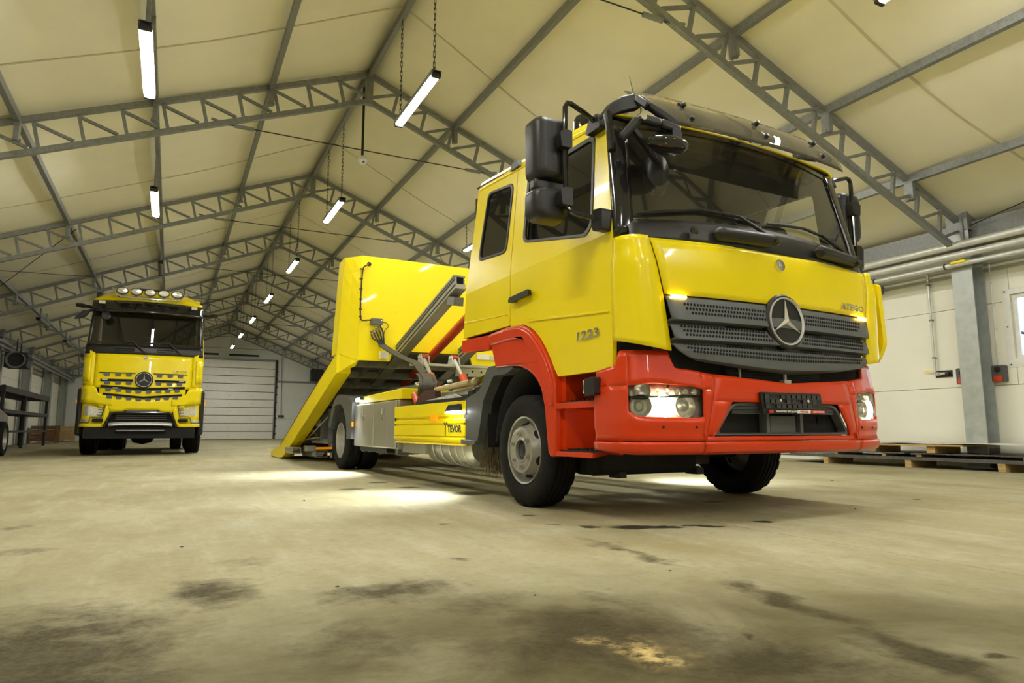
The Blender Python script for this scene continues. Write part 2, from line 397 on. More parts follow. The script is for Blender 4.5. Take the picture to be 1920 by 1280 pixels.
# weld seams of the membrane, slightly proud strips below it
seam = MB()
for y in [-4.0, 1.0, 3.9, 8.6, 13.6, 18.6, 23.6, 28.6, 33.6]:
    for sgn in (-1, 1):
        def sf(u, v, sgn=sgn, y=y):
            x = RX + sgn*u*(HALF+.2); yy = y + .55*math.sin(math.pi*u*.9) + (v-.5)*.03
            ph = ((yy-.452) % 5.0)/5.0
            return (x, yy, roof_z(x) + .068 + .05*math.sin(math.pi*ph) + .012*math.sin(math.pi*u*5))
        seam.patch(sf, 24, 1)
SEAMM = mat('membrane_seam', (.60, .55, .37), .6)
seam.build('membrane_seam', SEAMM, ceiling, ang=0, solid=.004)

XR = 10.40; XL = -5.13
wall_r = MB().box(XR+.12, XR+.2, HALL['y0'], HALL['y1'], 0, 3.9).build('wall_right', WALLG, ang=0); tag(wall_r, kind='structure')
# window opening is y 3.75..5.04, z 1.51..2.415
WY0, WY1, WZ0, WZ1 = 3.75, 5.04, 1.51, 2.415
wall_r.data.clear_geometry()
mm = MB()
for (y0, y1, z0, z1) in ((HALL['y0'], WY0, 0, 3.9), (WY1, HALL['y1'], 0, 3.9), (WY0, WY1, 0, WZ0), (WY0, WY1, WZ1, 3.9)): mm.box(XR+.12, XR+.2, y0, y1, z0, z1)
wall_r.data = mm.mesh('wall_right', WALLG, 0)
zj = [0.0, 1.155, 2.325, 2.80]
def panel_wall(parent, x0, x1, skip=None):
    for a, b in zip(zj, zj[1:]):
        for (y0, y1) in ((HALL['y0'], -4.55), (-4.55, .45), (.45, 5.45), (5.45, 10.45), (10.45, 15.45), (15.45, 20.45), (20.45, 25.45), (25.45, 30.45), (30.45, 35.45), (35.45, HALL['y1'])):
            m = MB()
            segs = [(y0, y1, a, b)]
            if skip and y0 < WY0 < y1:
                segs = []
                if b <= WZ0 or a >= WZ1: segs = [(y0, y1, a, b)]
                else:
                    segs = [(y0, WY0, a, b), (WY1, y1, a, b)]
                    if a < WZ0: segs.append((WY0, WY1, a, WZ0))
                    if b > WZ1: segs.append((WY0, WY1, WZ1, b))
            nr = 8
            for (p, q, c, d) in segs:
                m.box(x0, x1, p+.003, q-.003, c+.004, d-.004)
                # shallow ribs pressed into the panel face
                fx = x0 if parent is wall_r else x1
                for r in range(nr):
                    z = a+.07+(b-a-.14)*r/(nr-1)
                    if c+.02 < z < d-.02: m.box(fx-.0025, fx+.0025, p+.003, q-.003, z-.018, z+.018)
            m.build('wall_panel', WALL, parent, ang=0)
panel_wall(wall_r, XR, XR+.12, True)
t = MB().box(XR-.004, XR+.12, HALL['y0'], HALL['y1'], 2.80, 3.9).build('trim_1', WTRIM, ang=0); tag(t, kind='structure')
wall_l = MB().box(XL-.2, XL-.12, HALL['y0'], HALL['y1'], 0, 3.9).build('wall_left', WALLG, ang=0); tag(wall_l, kind='structure')
panel_wall(wall_l, XL-.12, XL)
t = MB().box(XL-.12, XL+.004, HALL['y0'], HALL['y1'], 2.80, 3.9).build('trim_2', WTRIM, ang=0); tag(t, kind='structure')
# end wall with gable, opening for the sectional door
YE = HALL['y1']; DX0, DX1, DZ = .80, 5.30, 4.50
m = MB(); fn = lambda u, v, w_: (u, w_, v)
m.prism([(RX-HALF-.3, 0), (DX0, 0), (DX0, DZ), (DX1, DZ), (DX1, 0), (RX+HALF+.3, 0), (RX+HALF+.3, roof_z(RX+HALF+.3)+.15), (RX, RH+.15), (RX-HALF-.3, roof_z(RX+HALF+.3)+.15)], fn, YE+.06, YE+.2)
wall_b = m.build('wall_back', WALLG, ang=0); tag(wall_b, kind='structure')
def end_panels():
    for x0, x1 in ((RX-HALF-.3, -3.3), (-3.3, -1.2), (-1.2, DX0), (DX1, 7.6), (7.6, RX+HALF+.3)):
        for a, b in ((0, 1.15), (1.15, 2.3), (2.3, 3.4)):
            MB().box(x0+.004, x1-.004, YE, YE+.06, a+.004, b-.004).build('wall_panel', WALLG, wall_b, ang=0)
end_panels()
wall_f = MB().prism([(RX-HALF-.3, 0), (RX+HALF+.3, 0), (RX+HALF+.3, roof_z(RX+HALF+.3)+.15), (RX, RH+.15), (RX-HALF-.3, roof_z(RX+HALF+.3)+.15)], fn, HALL['y0']-.12, HALL['y0']).build('wall_front', WALL, ang=0); tag(wall_f, kind='structure')
# sectional door
door = MB().box(DX0, DX1, YE+.10, YE+.12, 0, DZ).build('door_1', DSTEEL, ang=0); tag(door, kind='structure')
npan = 10
for i in range(npan):
    z0 = i*DZ/npan; z1 = z0+DZ/npan
    p = MB().box(DX0+.02, DX1-.02, YE+.02, YE+.09, z0+.018, z1-.012).build('door_panel', DOORM, door, ang=0, bevel=.012)
    for x in (1.7, 2.9, 4.1): MB().box(x-.03, x+.03, YE+.005, YE+.03, (z0+z1)/2-.02, (z0+z1)/2+.02).build('hinge', GALVL, p, ang=0)
for x in (DX0-.06, DX1+.06): MB().box(x-.05, x+.05, YE-.05, YE+.02, 0, DZ+.1).build('door_rail', DSTEEL, door, ang=0)
MB().box(DX0-.1, DX1+.1, YE-.05, YE+.02, DZ, DZ+.10).build('door_header', GALV, door, ang=0)
for z in [.3+.45*k for k in range(9)]: MB().box(DX1+.02, DX1+.14, YE-.09, YE-.04, z-.03, z+.05).build('roller_bracket', DSTEEL, door, ang=0)
for a, b in ((.3, 2.2), (2.75, 4.35)): MB().tube([(a, YE-.1, DZ+.28), (b, YE-.1, DZ+.28)], .055, 10).build('torsion_spring', DSTEEL, door)
t = MB().box(DX1+.1, RX+HALF, YE-.04, YE+.02, 3.28, 3.38).build('trim_3', GALV, ang=0); tag(t, kind='structure')
t = MB().box(RX-HALF, DX0-.1, YE-.04, YE+.02, 3.28, 3.38).build('trim_4', GALV, ang=0); tag(t, kind='structure')
# window in the right wall
win = MB().prism([(WY0-.1, WZ0-.12), (WY1+.1, WZ0-.12), (WY1+.1, WZ1+.075), (WY0-.1, WZ1+.075)], lambda u, v, w_: (w_, u, v), XR-.012, XR+.002, [[(WY0, WZ0), (WY1, WZ0), (WY1, WZ1), (WY0, WZ1)]]).build('window_1', WHITE, ang=0, bevel=.003); tag(win, kind='structure')
fr = MB().prism([(WY0, WZ0), (WY1, WZ0), (WY1, WZ1), (WY0, WZ1)], lambda u, v, w_: (w_, u, v), XR+.03, XR+.10, [[(WY0+.05, WZ0+.05), (WY1-.05, WZ0+.05), (WY1-.05, WZ1-.05), (WY0+.05, WZ1-.05)]]).build('window_frame', WHITE, win, ang=0, bevel=.004)
MB().box(XR+.06, XR+.066, WY0+.05, WY1-.05, WZ0+.05, WZ1-.05).build('window_pane', PANE, win, ang=0)
for y in (WY1+.06,):
    for z in (WZ0-.08, 1.96, WZ1+.045): MB().lathe([(.012, 0), (.010, .008), (0, .009)], (XR-.012, y, z), (-1, 0, 0), 8).build('screw_head', DSTEEL, win)
# bare tree outside the window
tm = MB(); random.seed(3)
def branch(p, d, l, r, n):
    q = p+d*l; tm.tube([p, p+d*l*.5+Vector((0, random.uniform(-.05, .05), .02))*l, q], [r, r*.8, r*.6], 5)
    if n:
        for k in range(3): branch(p+d*l*random.uniform(.45, 1), (d+Vector((random.uniform(-.3, .3), random.uniform(-.9, .9), random.uniform(-.3, .6)))).normalized(), l*random.uniform(.5, .75), r*.5, n-1)
tb = Vector((14.2, 6.2, 0)); tm.tube([tb, tb+Vector((0, .1, 1.6)), tb+Vector((.1, 0, 3.5))], [.16, .13, .1], 8)
for k in range(9): branch(tb+Vector((0, 0, 1.3+.28*k)), Vector((random.uniform(-.2, .2), -1 if k % 3 else 1, random.uniform(.0, .5))).normalized(), 1.4, .035, 3)
tag(tm.build('bare_tree', DSTEEL), 'bare dark branched tree outside the window in the right wall', 'tree')
gr = MB().box(11, 40, -20, 45, -.2, -.05).build('ground', WTRIM, ang=0); tag(gr, kind='structure')

# ------------------------------------------------------------------ trusses, purlins, columns
TRY = [.452+5*k for k in range(-2, 9)]          # -9.5 ... 40.45
NP = 15; TH = .47
ctop = {}
def truss_meshes():
    d = HALF/NP; a = math.atan(SL)
    post = MB().bar((0, 0, -TH+.05), (0, 0, -.04), .045, .045, (1, 0, 0)).mesh('web_post', GALV, 0)
    dx = d
    diag = {}
    for sgn in (-1, 1):
        # from the top beside one post (further out) down to the foot of the next post towards the ridge
        p = Vector((sgn*d*.93, 0, -.05)); q = Vector((0, 0, -TH+.06 + SL*d))
        diag[sgn] = MB().bar(p, q, .04, .04).mesh('web_diagonal', GALV, 0)
    ch = {}
    for sgn in (-1, 1):
        for nm, off in (('top_chord', 0), ('bottom_chord', -TH)):
            ch[nm, sgn] = MB().bar((0, 0, off), (sgn*HALF, 0, off-SL*HALF), .07, .075).mesh(nm, GALV, 0)
    king = MB().box(-.055, .055, -.05, .05, -TH-.06, .02).mesh('ridge_joint', GALV, 0)
    clip = MB().box(-.03, .03, -.06, .06, -.30, -.02).box(-.05, .05, -.015, .015, -.30, -.26).mesh('purlin_cleat', GALV, 0)
    return post, diag, ch, king, clip
POST, DIAG, CHORD, KING, CLIP = truss_meshes()
PX = [1.534, 3.097, 4.673, 6.309]
ORD = ['', 'first', 'second', 'third', 'fourth', 'fifth', 'sixth', 'seventh', 'eighth', 'ninth', 'tenth', 'eleventh']
tlab = {0: 'galvanised lattice roof truss well behind the camera, out of the picture', 1: 'galvanised lattice roof truss just behind the camera, out of the picture', 2: 'galvanised lattice roof truss right over the camera, out of the picture',
        3: 'nearest galvanised lattice roof truss, crossing over the yellow and red truck cab', 4: 'galvanised lattice roof truss carrying the black ridge drop pipe with lens',
        5: 'galvanised lattice roof truss next behind the one with the black drop pipe'}
for k, y in enumerate(TRY):
    lab = tlab.get(k) or ('galvanised lattice roof truss close in front of the sectional door gable' if k == len(TRY)-1 else 'galvanised lattice roof truss, %s counted back from the black drop pipe truss' % ORD[k-3])
    t = thing('roof_truss', lab, 'truss', (RX, y, RH), 0, 'lattice roof trusses')
    share('ridge_joint', KING, t)
    for s in (-1, 1):
        for nm in ('top_chord', 'bottom_chord'): share(nm, CHORD[nm, s], t)
        for i in range(1, NP+1):
            x = s*i*HALF/NP*.995
            share('web_post', POST, t, Matrix.Translation((x, 0, -SL*abs(x))) @ Matrix.Rotation(s*math.atan(SL)*.6, 4, 'Y'))
            share('web_diagonal', DIAG[s], t, Matrix.Translation((s*(i-1)*HALF/NP, 0, -SL*(i-1)*HALF/NP - SL*HALF/NP + .0)))
        for px in PX: share('purlin_cleat', CLIP, t, Matrix.Translation((s*px, -.02, -SL*px)))
PUR = {0: 'galvanised purlin running along the ridge of the roof'}
pw = ['next to the ridge', 'carrying the left row of tube lights', 'third out from the ridge', 'outermost, near the eave']
pw2 = ['next to the ridge', 'second out from the ridge', 'third out from the ridge', 'outermost, near the eave']
for s, side in ((-1, 'left'), (0, ''), (1, 'right')):
    for j, px in enumerate([0] if s == 0 else PX):
        x = RX+s*px; z = roof_z(x)+.005
        o = MB().box(-.035, .035, HALL['y0'], HALL['y1'], -.055, .05).build('roof_purlin', GALV, ang=0, loc=(x, 0, z))
        tag(o, PUR[0] if s == 0 else 'galvanised roof purlin on the %s slope, %s' % (side, (pw if s < 0 else pw2)[j]), 'purlin', 'roof purlins')
for s, side in ((-1, 'left'), (1, 'right')):
    x = RX+s*(HALF-.02)
    o = MB().box(x-.05, x+.05, HALL['y0'], HALL['y1'], EAVE-.26, EAVE+.03).build('eave_beam', GALV, ang=0)
    tag(o, 'galvanised eave beam along the top of the %s wall' % side, 'beam')
# H-section columns under each truss
def column_mesh():
    m = MB()
    m.box(-.15, -.135, -.14, .14, 0, EAVE-.1).box(.135, .15, -.14, .14, 0, EAVE-.1).box(-.135, .135, -.005, .005, 0, EAVE-.1)
    return m.mesh('flanges', GALV, 0)
CM = column_mesh()
BP = MB().box(-.2, .2, -.2, .2, 0, .02).mesh('base_plate', GALV, 0)
HB = MB().box(-.17, .17, -.15, .15, EAVE-.1, EAVE+.32).mesh('head_plate', GALV, 0)
GALC = mat('column_zinc', (.42, .45, .44), .45, metal=.4, var=.12, scale=10, rvar=.1)
CM.materials[0] = GALC
for k, y in enumerate(TRY):
    for s in (-1, 1):
        if y < 5: continue
        if s < 0: lab = 'zinc grey H-section column on the left wall under the %s truss from the front' % (ORD[k] if k else 'rearmost')
        elif y < 6: lab = 'zinc grey H-section column on the right wall between the two red sockets'
        else: lab = 'zinc grey H-section column on the right wall hidden behind the truck under truss %s' % ORD[k]
        c = thing('steel_column', lab, 'column', (RX+s*(HALF-.02), y, 0), 0, 'columns of the hall')
        share('flanges', CM, c); share('base_plate', BP, c); share('head_plate', HB, c)
# tie rods with turnbuckles
for k, y in enumerate(TRY[3:], 3):
    t = thing('tie_rod', 'thin steel tie rod with turnbuckles across %s' % ('the nearest truss above the truck cab' if k == 3 else 'the truss with the black drop pipe' if k == 4 else 'truss %s back from the drop pipe truss' % ORD[k-4]), 'rod', (RX, y, 5.10), 0, 'tie rods between the truss chords')
    MB().tube([(-2.35, 0, 0), (2.35, 0, 0)], .009, 6).build('rod', DSTEEL, t)
    for s in (-1, 1):
        MB().box(s*1.9-.14, s*1.9+.14, -.022, .022, -.022, .022).build('turnbuckle', GALV, t, ang=0)
        MB().bar((s*2.1, 0, 0), (s*2.36, 0, .05), .03, .03).build('rod_lug', GALV, t, ang=0)
# wind bracing wires under the membrane
for (a, b, lab) in [((-4.6, 15.45), (-1.9, 20.45), 'left slope'), ((-4.6, 20.45), (-1.9, 15.45), 'left slope, crossing the other'), ((5.7, 15.45), (8.8, 20.45), 'right slope'), ((8.9, 15.45), (5.7, 20.45), 'right slope, crossing the other'), ((10.1, 5.45), (8.9, .6), 'right slope above the window')]:
    dz = .15 if 'crossing' in lab else .1
    o = MB().tube([(a[0], a[1], roof_z(a[0])-dz), (b[0], b[1], roof_z(b[0])-dz)], .008, 5).build('bracing_wire', DSTEEL)
    tag(o, 'thin steel wind bracing wire under the membrane on the ' + lab, 'wire')
# ------------------------------------------------------------------ lights
def lamp_proto(lit):
    t = thing('tube_light', '', 'lamp', (0, 0, 0))
    m = MB(); L_ = .775
    prof = [(math.cos(R(a))*.052, math.sin(R(a))*.045) for a in range(180, 361, 20)]
    m.prism(prof, lambda u, v, w_: (u, w_, v), -L_+.05, L_-.05)
    m.build('diffuser', TUBE if lit else TUBEOFF, t, ang=50)
    MB().prism([(-.055, 0), (.055, 0), (.045, .04), (-.045, .04)], lambda u, v, w_: (u, w_, v), -L_, L_).box(-.062, -.057, -L_, L_, -.020, .04).box(.057, .062, -L_, L_, -.020, .04).build('housing', GALV if lit else TUBEOFF, t, ang=0)
    for s in (-1, 1): MB().box(-.058, .058, s*L_-.05 if s > 0 else -L_, L_ if s > 0 else -L_+.05, -.05, .042).build('end_cap', DSTEEL, t, ang=0, bevel=.01)
    return t
LP, LPO = lamp_proto(True), lamp_proto(False); KEEP = {True: list(LP.children), False: list(LPO.children)}; first = {True: True, False: True}
def chain_mesh(l):
    m = MB(); n = max(2, int(l/.07))
    for i in range(n):
        z = l*(i+.5)/n; a = (.012, 0) if i % 2 else (0, .012)
        hz = l/n*.62
        m.tube([(a[0], a[1], z-hz), (a[0], a[1], z+hz), (-a[0], -a[1], z+hz), (-a[0], -a[1], z-hz)], .004, 4, True)
    return m.mesh('chain', DSTEEL, 0)
def add_lamp(x, y, z, lit, lab, grp, hang):
    p = LP if lit else LPO
    if first[lit]: t = p; first[lit] = False
    else:
        t = p.copy(); COL.objects.link(t)
        for ch in KEEP[lit]: c_ = ch.copy(); COL.objects.link(c_); c_.parent = t
    t.location = (x, y, z); tag(t, lab, 'lamp', grp)
    ztop = roof_z(x)-.06
    if hang:
        me = chain_mesh(ztop-z-.04)
        for s in (-1, 1): share('chain', me, t, Matrix.Translation((0, s*.68, .04)))
    else:
        for s in (-1, 1): MB().box(-.02, .02, s*.5-.015, s*.5+.015, .04, ztop-z+.02).build('bracket', GALV, t, ang=0)
cnt = ['nearest of the row', 'second of the row', 'third of the row', 'fourth of the row', 'fifth of the row', 'sixth of the row', 'last of the row, by the door']
for k, y in enumerate([7.98, 13.0, 18.0, 22.9, 27.7, 32.5, 37.2]):
    add_lamp(RX, y, 4.84, True, 'lit tube light on long chains under the ridge, ' + cnt[k], 'tube lights hung from the ridge', True)
for y, n in ((3.0, 'first'), (-2.0, 'second'), (-7.0, 'third')): add_lamp(RX, y, 4.84, True, 'unseen lit fill tube light on chains under the ridge, %s one behind the frame' % n, 'tube lights hung from the ridge', True)  # row carried on out of view, added as fill light for the truck front
add_lamp(-.435, 7.6, 4.36, True, 'lit tube light under the left roof purlin, nearest the camera', 'tube lights along the left purlin', False)
add_lamp(-.46, 12.66, 4.42, True, 'lit tube light under the left purlin, farther of the two lit ones', 'tube lights along the left purlin', False)
add_lamp(-.46, 2.6, 4.42, True, 'lit tube light under the left purlin, just outside the picture', 'tube lights along the left purlin', False)
add_lamp(-.46, 19.3, 4.72, False, 'unlit dark tube light under the left purlin above the far truck', 'tube lights along the left purlin', False)
add_lamp(5.74, 2.87, 4.56, True, 'lit tube light on the right slope at the top edge of the picture', 'tube lights on the right slope', True)
add_lamp(5.74, 12.9, 4.58, True, 'lit tube light on the right slope just behind the truck cab roof', 'tube lights on the right slope', True)
add_lamp(5.74, 7.9, 4.58, True, 'lit tube light on the right slope hidden behind the sun visor', 'tube lights on the right slope', True)
for y, n in ((-2.1, 'first'), (-7.1, 'second')): add_lamp(5.74, y, 4.58, True, 'unseen lit fill tube light on the right slope, %s one behind the camera' % n, 'tube lights on the right slope', True)  # added unseen lamps, extra front fill from the right row
for y, n in ((-2.4, 'first'), (-7.4, 'second')): add_lamp(-.46, y, 4.42, True, 'unseen lit fill tube light under the left purlin, %s one behind the camera' % n, 'tube lights along the left purlin', False)  # left row extended unseen, lamps added for more light on the front
for y, n in ((17.9, 'third'), (22.9, 'fourth')): add_lamp(5.74, y, 4.58, True, 'added lit fill tube light on the right slope hidden behind the yellow bed, %s of its row' % n, 'tube lights on the right slope', True)  # added out of sight to brighten the far end of the hall
for y, n in ((27.9, 'nearer'), (32.9, 'farther')): add_lamp(5.74, y, 4.58, False, 'unlit grey tube light on the right slope left of the yellow bed, %s one' % n, 'unlit tube lights on the right slope', True)
for k, y in enumerate([23.4, 28.7, 34.0]):
    add_lamp(-3.5, y, 3.66, False, 'unlit grey tube light by the left eave, %s from the front' % ORD[k+1], 'unlit tube lights by the left eave', False)
# black drop pipe with camera dome at the ridge
t = thing('drop_pipe', 'black drop pipe with round lens hanging under the ridge', 'pipe', (RX, 10.8, 6.38))
MB().tube([(0, 0, 0), (0, 0, -1.30)], .022, 10).build('pipe', BLK, t)
MB().lathe([(.075, 0), (.08, .04), (.06, .10), (.02, .12)], (0, -.02, -1.30), (0, -.7, -.7), 16).build('dome_housing', WHITE, t)
MB().lathe([(.05, -.005), (.045, -.03), (0, -.045)], (0, -.02, -1.30), (0, .7, .7), 16).build('lens', BLKG, t)
# ================================================================== main truck (local frame: x to the picture's right, y backwards, z up)
T = thing('flatbed_truck', 'large yellow and red truck with lit headlamps and tilted yellow sliding flatbed', 'truck', (TRUCK[0], TRUCK[1], 0), TRUCK[2])
def sx(z): return 1.13 - max(0.0, z-1.70)*.085
def side_fn(s):
    return lambda u, v, w_: (s*(sx(v)-w_), u, v)
def zst(y): return 2.46+.085*(y-.45)
def winpoly_door(): return rpoly([(.505, 1.80), (.57, 1.745), (1.395, 1.915), (1.385, 2.43), (.53, 2.405)], [.05, .05, .07, .05, .06])
def winpoly_rear(): return rpoly([(1.665, 1.905), (2.17, 1.95), (2.08, 2.52), (1.625, 2.455)], .07)
ARCH = [(1.565, 1.302), (1.36, 1.292), (1.27, 1.26), (1.20, 1.222), (1.12, 1.16), (1.06, 1.095), (1.0, 1.02), (.955, .95), (.905, .885)]
for s in (-1, 1):
    f = side_fn(s)
    d = MB().prism([(.315, .885), (.292, 1.30), (.285, 1.70), (1.565, 1.70)] + ARCH, f, 0, .03)
    d.prism([(.285, 1.70), (.42, 2.452), (.47, 2.468), (1.565, zst(1.565)-.0), (1.565, 1.70)], f, 0, .03, [winpoly_door()])
    door = d.build('door', YEL, T, ang=20, weld=.0005)
    # raised swage line and handle
    MB().prism([(.335, 1.235), (.335, 1.222), (1.28, 1.300), (1.32, 1.318), (1.28, 1.318)], f, -.010, .01).build('swage_line', YEL, door, bevel=.004)
    h = MB().prism(rpoly([(1.22, 1.488), (1.22, 1.525), (1.50, 1.512), (1.52, 1.50), (1.52, 1.475), (1.50, 1.470)], .012), f, -.045, -.02)
    h.prism([(1.25, 1.49), (1.25, 1.52), (1.29, 1.52), (1.29, 1.49)], f, -.03, .0).prism([(1.46, 1.475), (1.46, 1.505), (1.50, 1.505), (1.50, 1.475)], f, -.03, .0)
    h.build('door_handle', BLK, door, bevel=.006)
    wp = winpoly_door(); c = Vector((sum(p[0] for p in wp)/len(wp), sum(p[1] for p in wp)/len(wp)))
    def scaled(pl, k): return [((p[0]-c.x)*k[0]+c.x, (p[1]-c.y)*k[1]+c.y) for p in pl]
    MB().prism(scaled(wp, (1.02, 1.025)), f, -.006, .012, [scaled(wp, (.955, .94))]).build('window_seal', BLK, door, bevel=.004)
    gl_ = lambda u, v, w_, s=s: (s*(sx(2.43)-w_-(2.43-v)*.018), u, v)
    MB().prism(scaled(wp, (.97, .96)), gl_, .004, .008).build('window_glass', SG if s < 0 else SGC, door, ang=0)
    p = MB().prism([(1.575, 1.315), (1.575, 1.70), (2.385, 1.70), (2.425, 1.318)], f, 0, .03)
    p.prism([(1.575, 1.70), (1.575, zst(1.575)), (2.29, zst(2.29)), (2.385, 1.70)], f, 0, .03, [winpoly_rear()])
    pan = p.build('cab_side_panel', YEL, T, ang=20, weld=.0005)
    wp = winpoly_rear(); c = Vector((sum(p[0] for p in wp)/len(wp), sum(p[1] for p in wp)/len(wp)))
    MB().prism(scaled(wp, (1.03, 1.025)), f, -.008, .012, [scaled(wp, (.93, .945))]).build('window_seal', BLK, pan, bevel=.004)
    MB().prism(scaled(wp, (.95, .96)), f, .004, .008).build('window_glass', SG if s < 0 else SGC, pan, ang=0)
    MB().prism([(1.60, 1.40), (1.60, 1.41), (2.40, 1.455), (2.40, 1.44)], f, -.006, .01).build('swage_line', YEL, pan, bevel=.003)
# dark inner trims of doors and side panels
for s in (-1, 1):
    f = side_fn(s); wp = winpoly_door(); c = Vector((sum(p[0] for p in wp)/len(wp), sum(p[1] for p in wp)/len(wp)))
    MB().prism([(.33, 1.32), (.30, 1.70), (.44, 2.488), (1.57, 2.585), (1.57, 1.32)], f, .034, .05, [[((p[0]-c.x)*.95+c.x, (p[1]-c.y)*.93+c.y) for p in wp]]).build('door_trim', INT, T, ang=0)
    wp = winpoly_rear(); c = Vector((sum(p[0] for p in wp)/len(wp), sum(p[1] for p in wp)/len(wp)))
    MB().prism([(1.565, 1.32), (1.565, 2.583), (2.27, 2.64), (2.38, 1.70), (2.39, 1.32)], f, .034, .05, [[((p[0]-c.x)*.94+c.x, (p[1]-c.y)*.94+c.y) for p in wp]]).build('panel_trim', INT, T, ang=0)
MB().box(-1.05, 1.05, 2.34, 2.37, 1.32, 2.56, Matrix.Shear('XZ', 4, (0, 0))).build('rear_trim', INT, T, ang=0)
# roof
def roof_pt(t, y):
    ax = abs(t); hw = sx(zst(y))
    drop = .085*(1-min(1, max(0, (y-.30)/.45)))**2
    if ax < .8: x = ax/.8*(hw-.11); z = zst(y)+.11+.035*(1-(ax/.8)**2)-drop
    else:
        a = (ax-.8)/.2*math.pi/2; x = hw-.11+.11*math.sin(a); z = zst(y)+(.11-drop)*math.cos(a)
    return (math.copysign(x, t), y, z)
def roof_fn(u, v):
    t = u*2-1; y0 = .315+.085*min(1, abs(t))**2
    return roof_pt(t, lerp(y0, 2.29, v**1.4))
roof = MB().patch(roof_fn, 40, 16).build('cab_roof', YEL, T, ang=50, solid=.012, soff=-1)
# roof gutter step along the side
for s in (-1, 1):
    MB().tube([(s*(sx(zst(y))+.001), y, zst(y)-.004) for y in (.5, .9, 1.3, 1.7, 2.1, 2.27)], .010, 6).build('gutter', YEL, roof)
MB().prism([(-1.1, 1.30), (1.1, 1.30), (1.1, 1.70), (1.05, 2.60), (-1.05, 2.60), (-1.1, 1.70)], lambda u, v, w_: (u, w_+(2.40-(v-1.3)*.09), v), 0, .03).build('cab_rear_wall', YEL, T, ang=0)
MB().box(-1.08, 1.08, .35, 2.40, 1.24, 1.30).build('cab_floor', DARK, T, ang=0)
# front surfaces
def ws_hw(z): return lerp(1.04, .965, (z-1.78)/.7)
def ws_y(x, z):
    k = (z-1.80)/.69
    return lerp(.115+.15*(x/1.05)**2, .315+.085*(x/.97)**2, k)
def ws_fn(u, v):
    t = u*2-1; zb = 1.80-.035*t*t; zt = 2.495-.045*t*t; z = lerp(zb, zt, v); x = t*ws_hw(z); return (x, ws_y(x, z), z)
MB().patch(ws_fn, 28, 12).build('windscreen', WS, T, ang=60)
# black rubber band along the top and shaded upper strip
MB().patch(lambda u, v: (lambda p: (p[0], p[1]-.006, p[2]))(ws_fn(u, .955+.05*v)), 28, 2).build('windscreen_top_band', BLKG, T, ang=60)
for s in (-1, 1):   # black pillar trims between glass and door
    def pil(u, v, s=s):
        z = lerp(1.655, 2.455, v); t = 1.0; k = min(1, max(0, (z-1.765)/.69))
        xi = ws_hw(max(z, 1.765))-.03; yi = ws_y(xi, max(z, 1.765))-.004; xo = sx(z)-.004; yo = lerp(.272, .415, (z-1.655)/.80)
        a = u*math.pi/2
        return (s*(xi+(xo-xi)*math.sin(a)**.8), yo-(yo-yi)*math.cos(a)**.8, z)
    MB().patch(pil, 8, 10).build('pillar_trim', BLKG, T, ang=60, solid=.012, soff=0)
def hood_y(x, z): return interp([(.88, .050), (1.31, .048), (1.5, .053), (1.66, .076)], z) + .064*(x/.98)**2
def cowl(u, v):
    t = u*2-1; zb = 1.658-.012*t*t; zt = 1.812-.035*t*t; z = lerp(zb, zt, v)
    x = t*lerp(1.06, 1.045, v); y0 = .082+.136*(x/1.05)**2; y1 = ws_y(x, 1.80)-.004
    return (x, lerp(y0, y1, v**.7) - .012*math.sin(math.pi*v), z)
cw = MB().patch(cowl, 28, 5).build('windscreen_cowl', BLK, T, ang=60, solid=.01)
for s in (-1, 1): MB().lathe([(.028, 0), (.028, .01), (.0, .012)], (s*.67, .098, 1.715), (0, -1, .25), 16).build('cowl_plug', BLKG, cw)
for x0, x1 in ((-.52, -.05), (.38, .93)):
    def cov(u, v, x0=x0, x1=x1):
        x = lerp(x0, x1, u); a = v*math.pi; e = min(1, min(u, 1-u)/.06)**.5
        return (x, ws_y(x, 1.72)-.035-.055*math.sin(a)*e, 1.725-.045*math.cos(a)*e)
    MB().patch(cov, 16, 8).build('wiper_cover', BLK, cw, ang=60)
for px_, kx, tx_, nm in ((-.06, -.27, -1.0, 0), (.90, .55, -.02, 1)):
    wa = thing('wiper', None, None); wa.parent = T
    P0 = (px_, ws_y(px_, 1.72)-.07, 1.705); P1 = (kx, ws_y(kx, 1.86)-.035, 1.868)
    MB().tube([P0, tuple(lerp(a, b, .5)-(.012 if i == 1 else 0) for i, (a, b) in enumerate(zip(P0, P1))), P1], [.02, .014, .010], 8).build('wiper_arm', BLK, wa)
    MB().lathe([(.024, 0), (.022, .03), (0, .034)], P0, (0, -1, .3), 12).build('pivot_cap', BLKG, wa)
    pts = []
    for i in range(13):
        x = lerp(kx+.18, tx_, i/12); z = 1.862 + (.0 if nm else -.03)*abs(x-kx) + (.03*(1-abs(2*i/12-1)) ) - (.06*max(0, (i/12-.55)) if not nm else 0)
        pts.append((x, ws_y(x, z)-.022, z))
    MB().tube(pts, [.006]+[.011]*11+[.006], 6).build('wiper_blade', BLK, wa)
def hood_fn(u, v):
    t = u*2-1; zt = 1.660-.015*t*t; z = lerp(1.312, zt, v); x = t*interp([(1.312, .908), (1.66, .978)], z)
    return (x, hood_y(x, z) + .03*max(0, v-.93)/.07*.5, z)
hood = MB().patch(hood_fn, 32, 10).build('front_hood', YEL, T, ang=60, solid=.012, soff=0)
def corner_i(z): return interp([(.97, .872), (1.31, .921), (1.66, .990)], z)
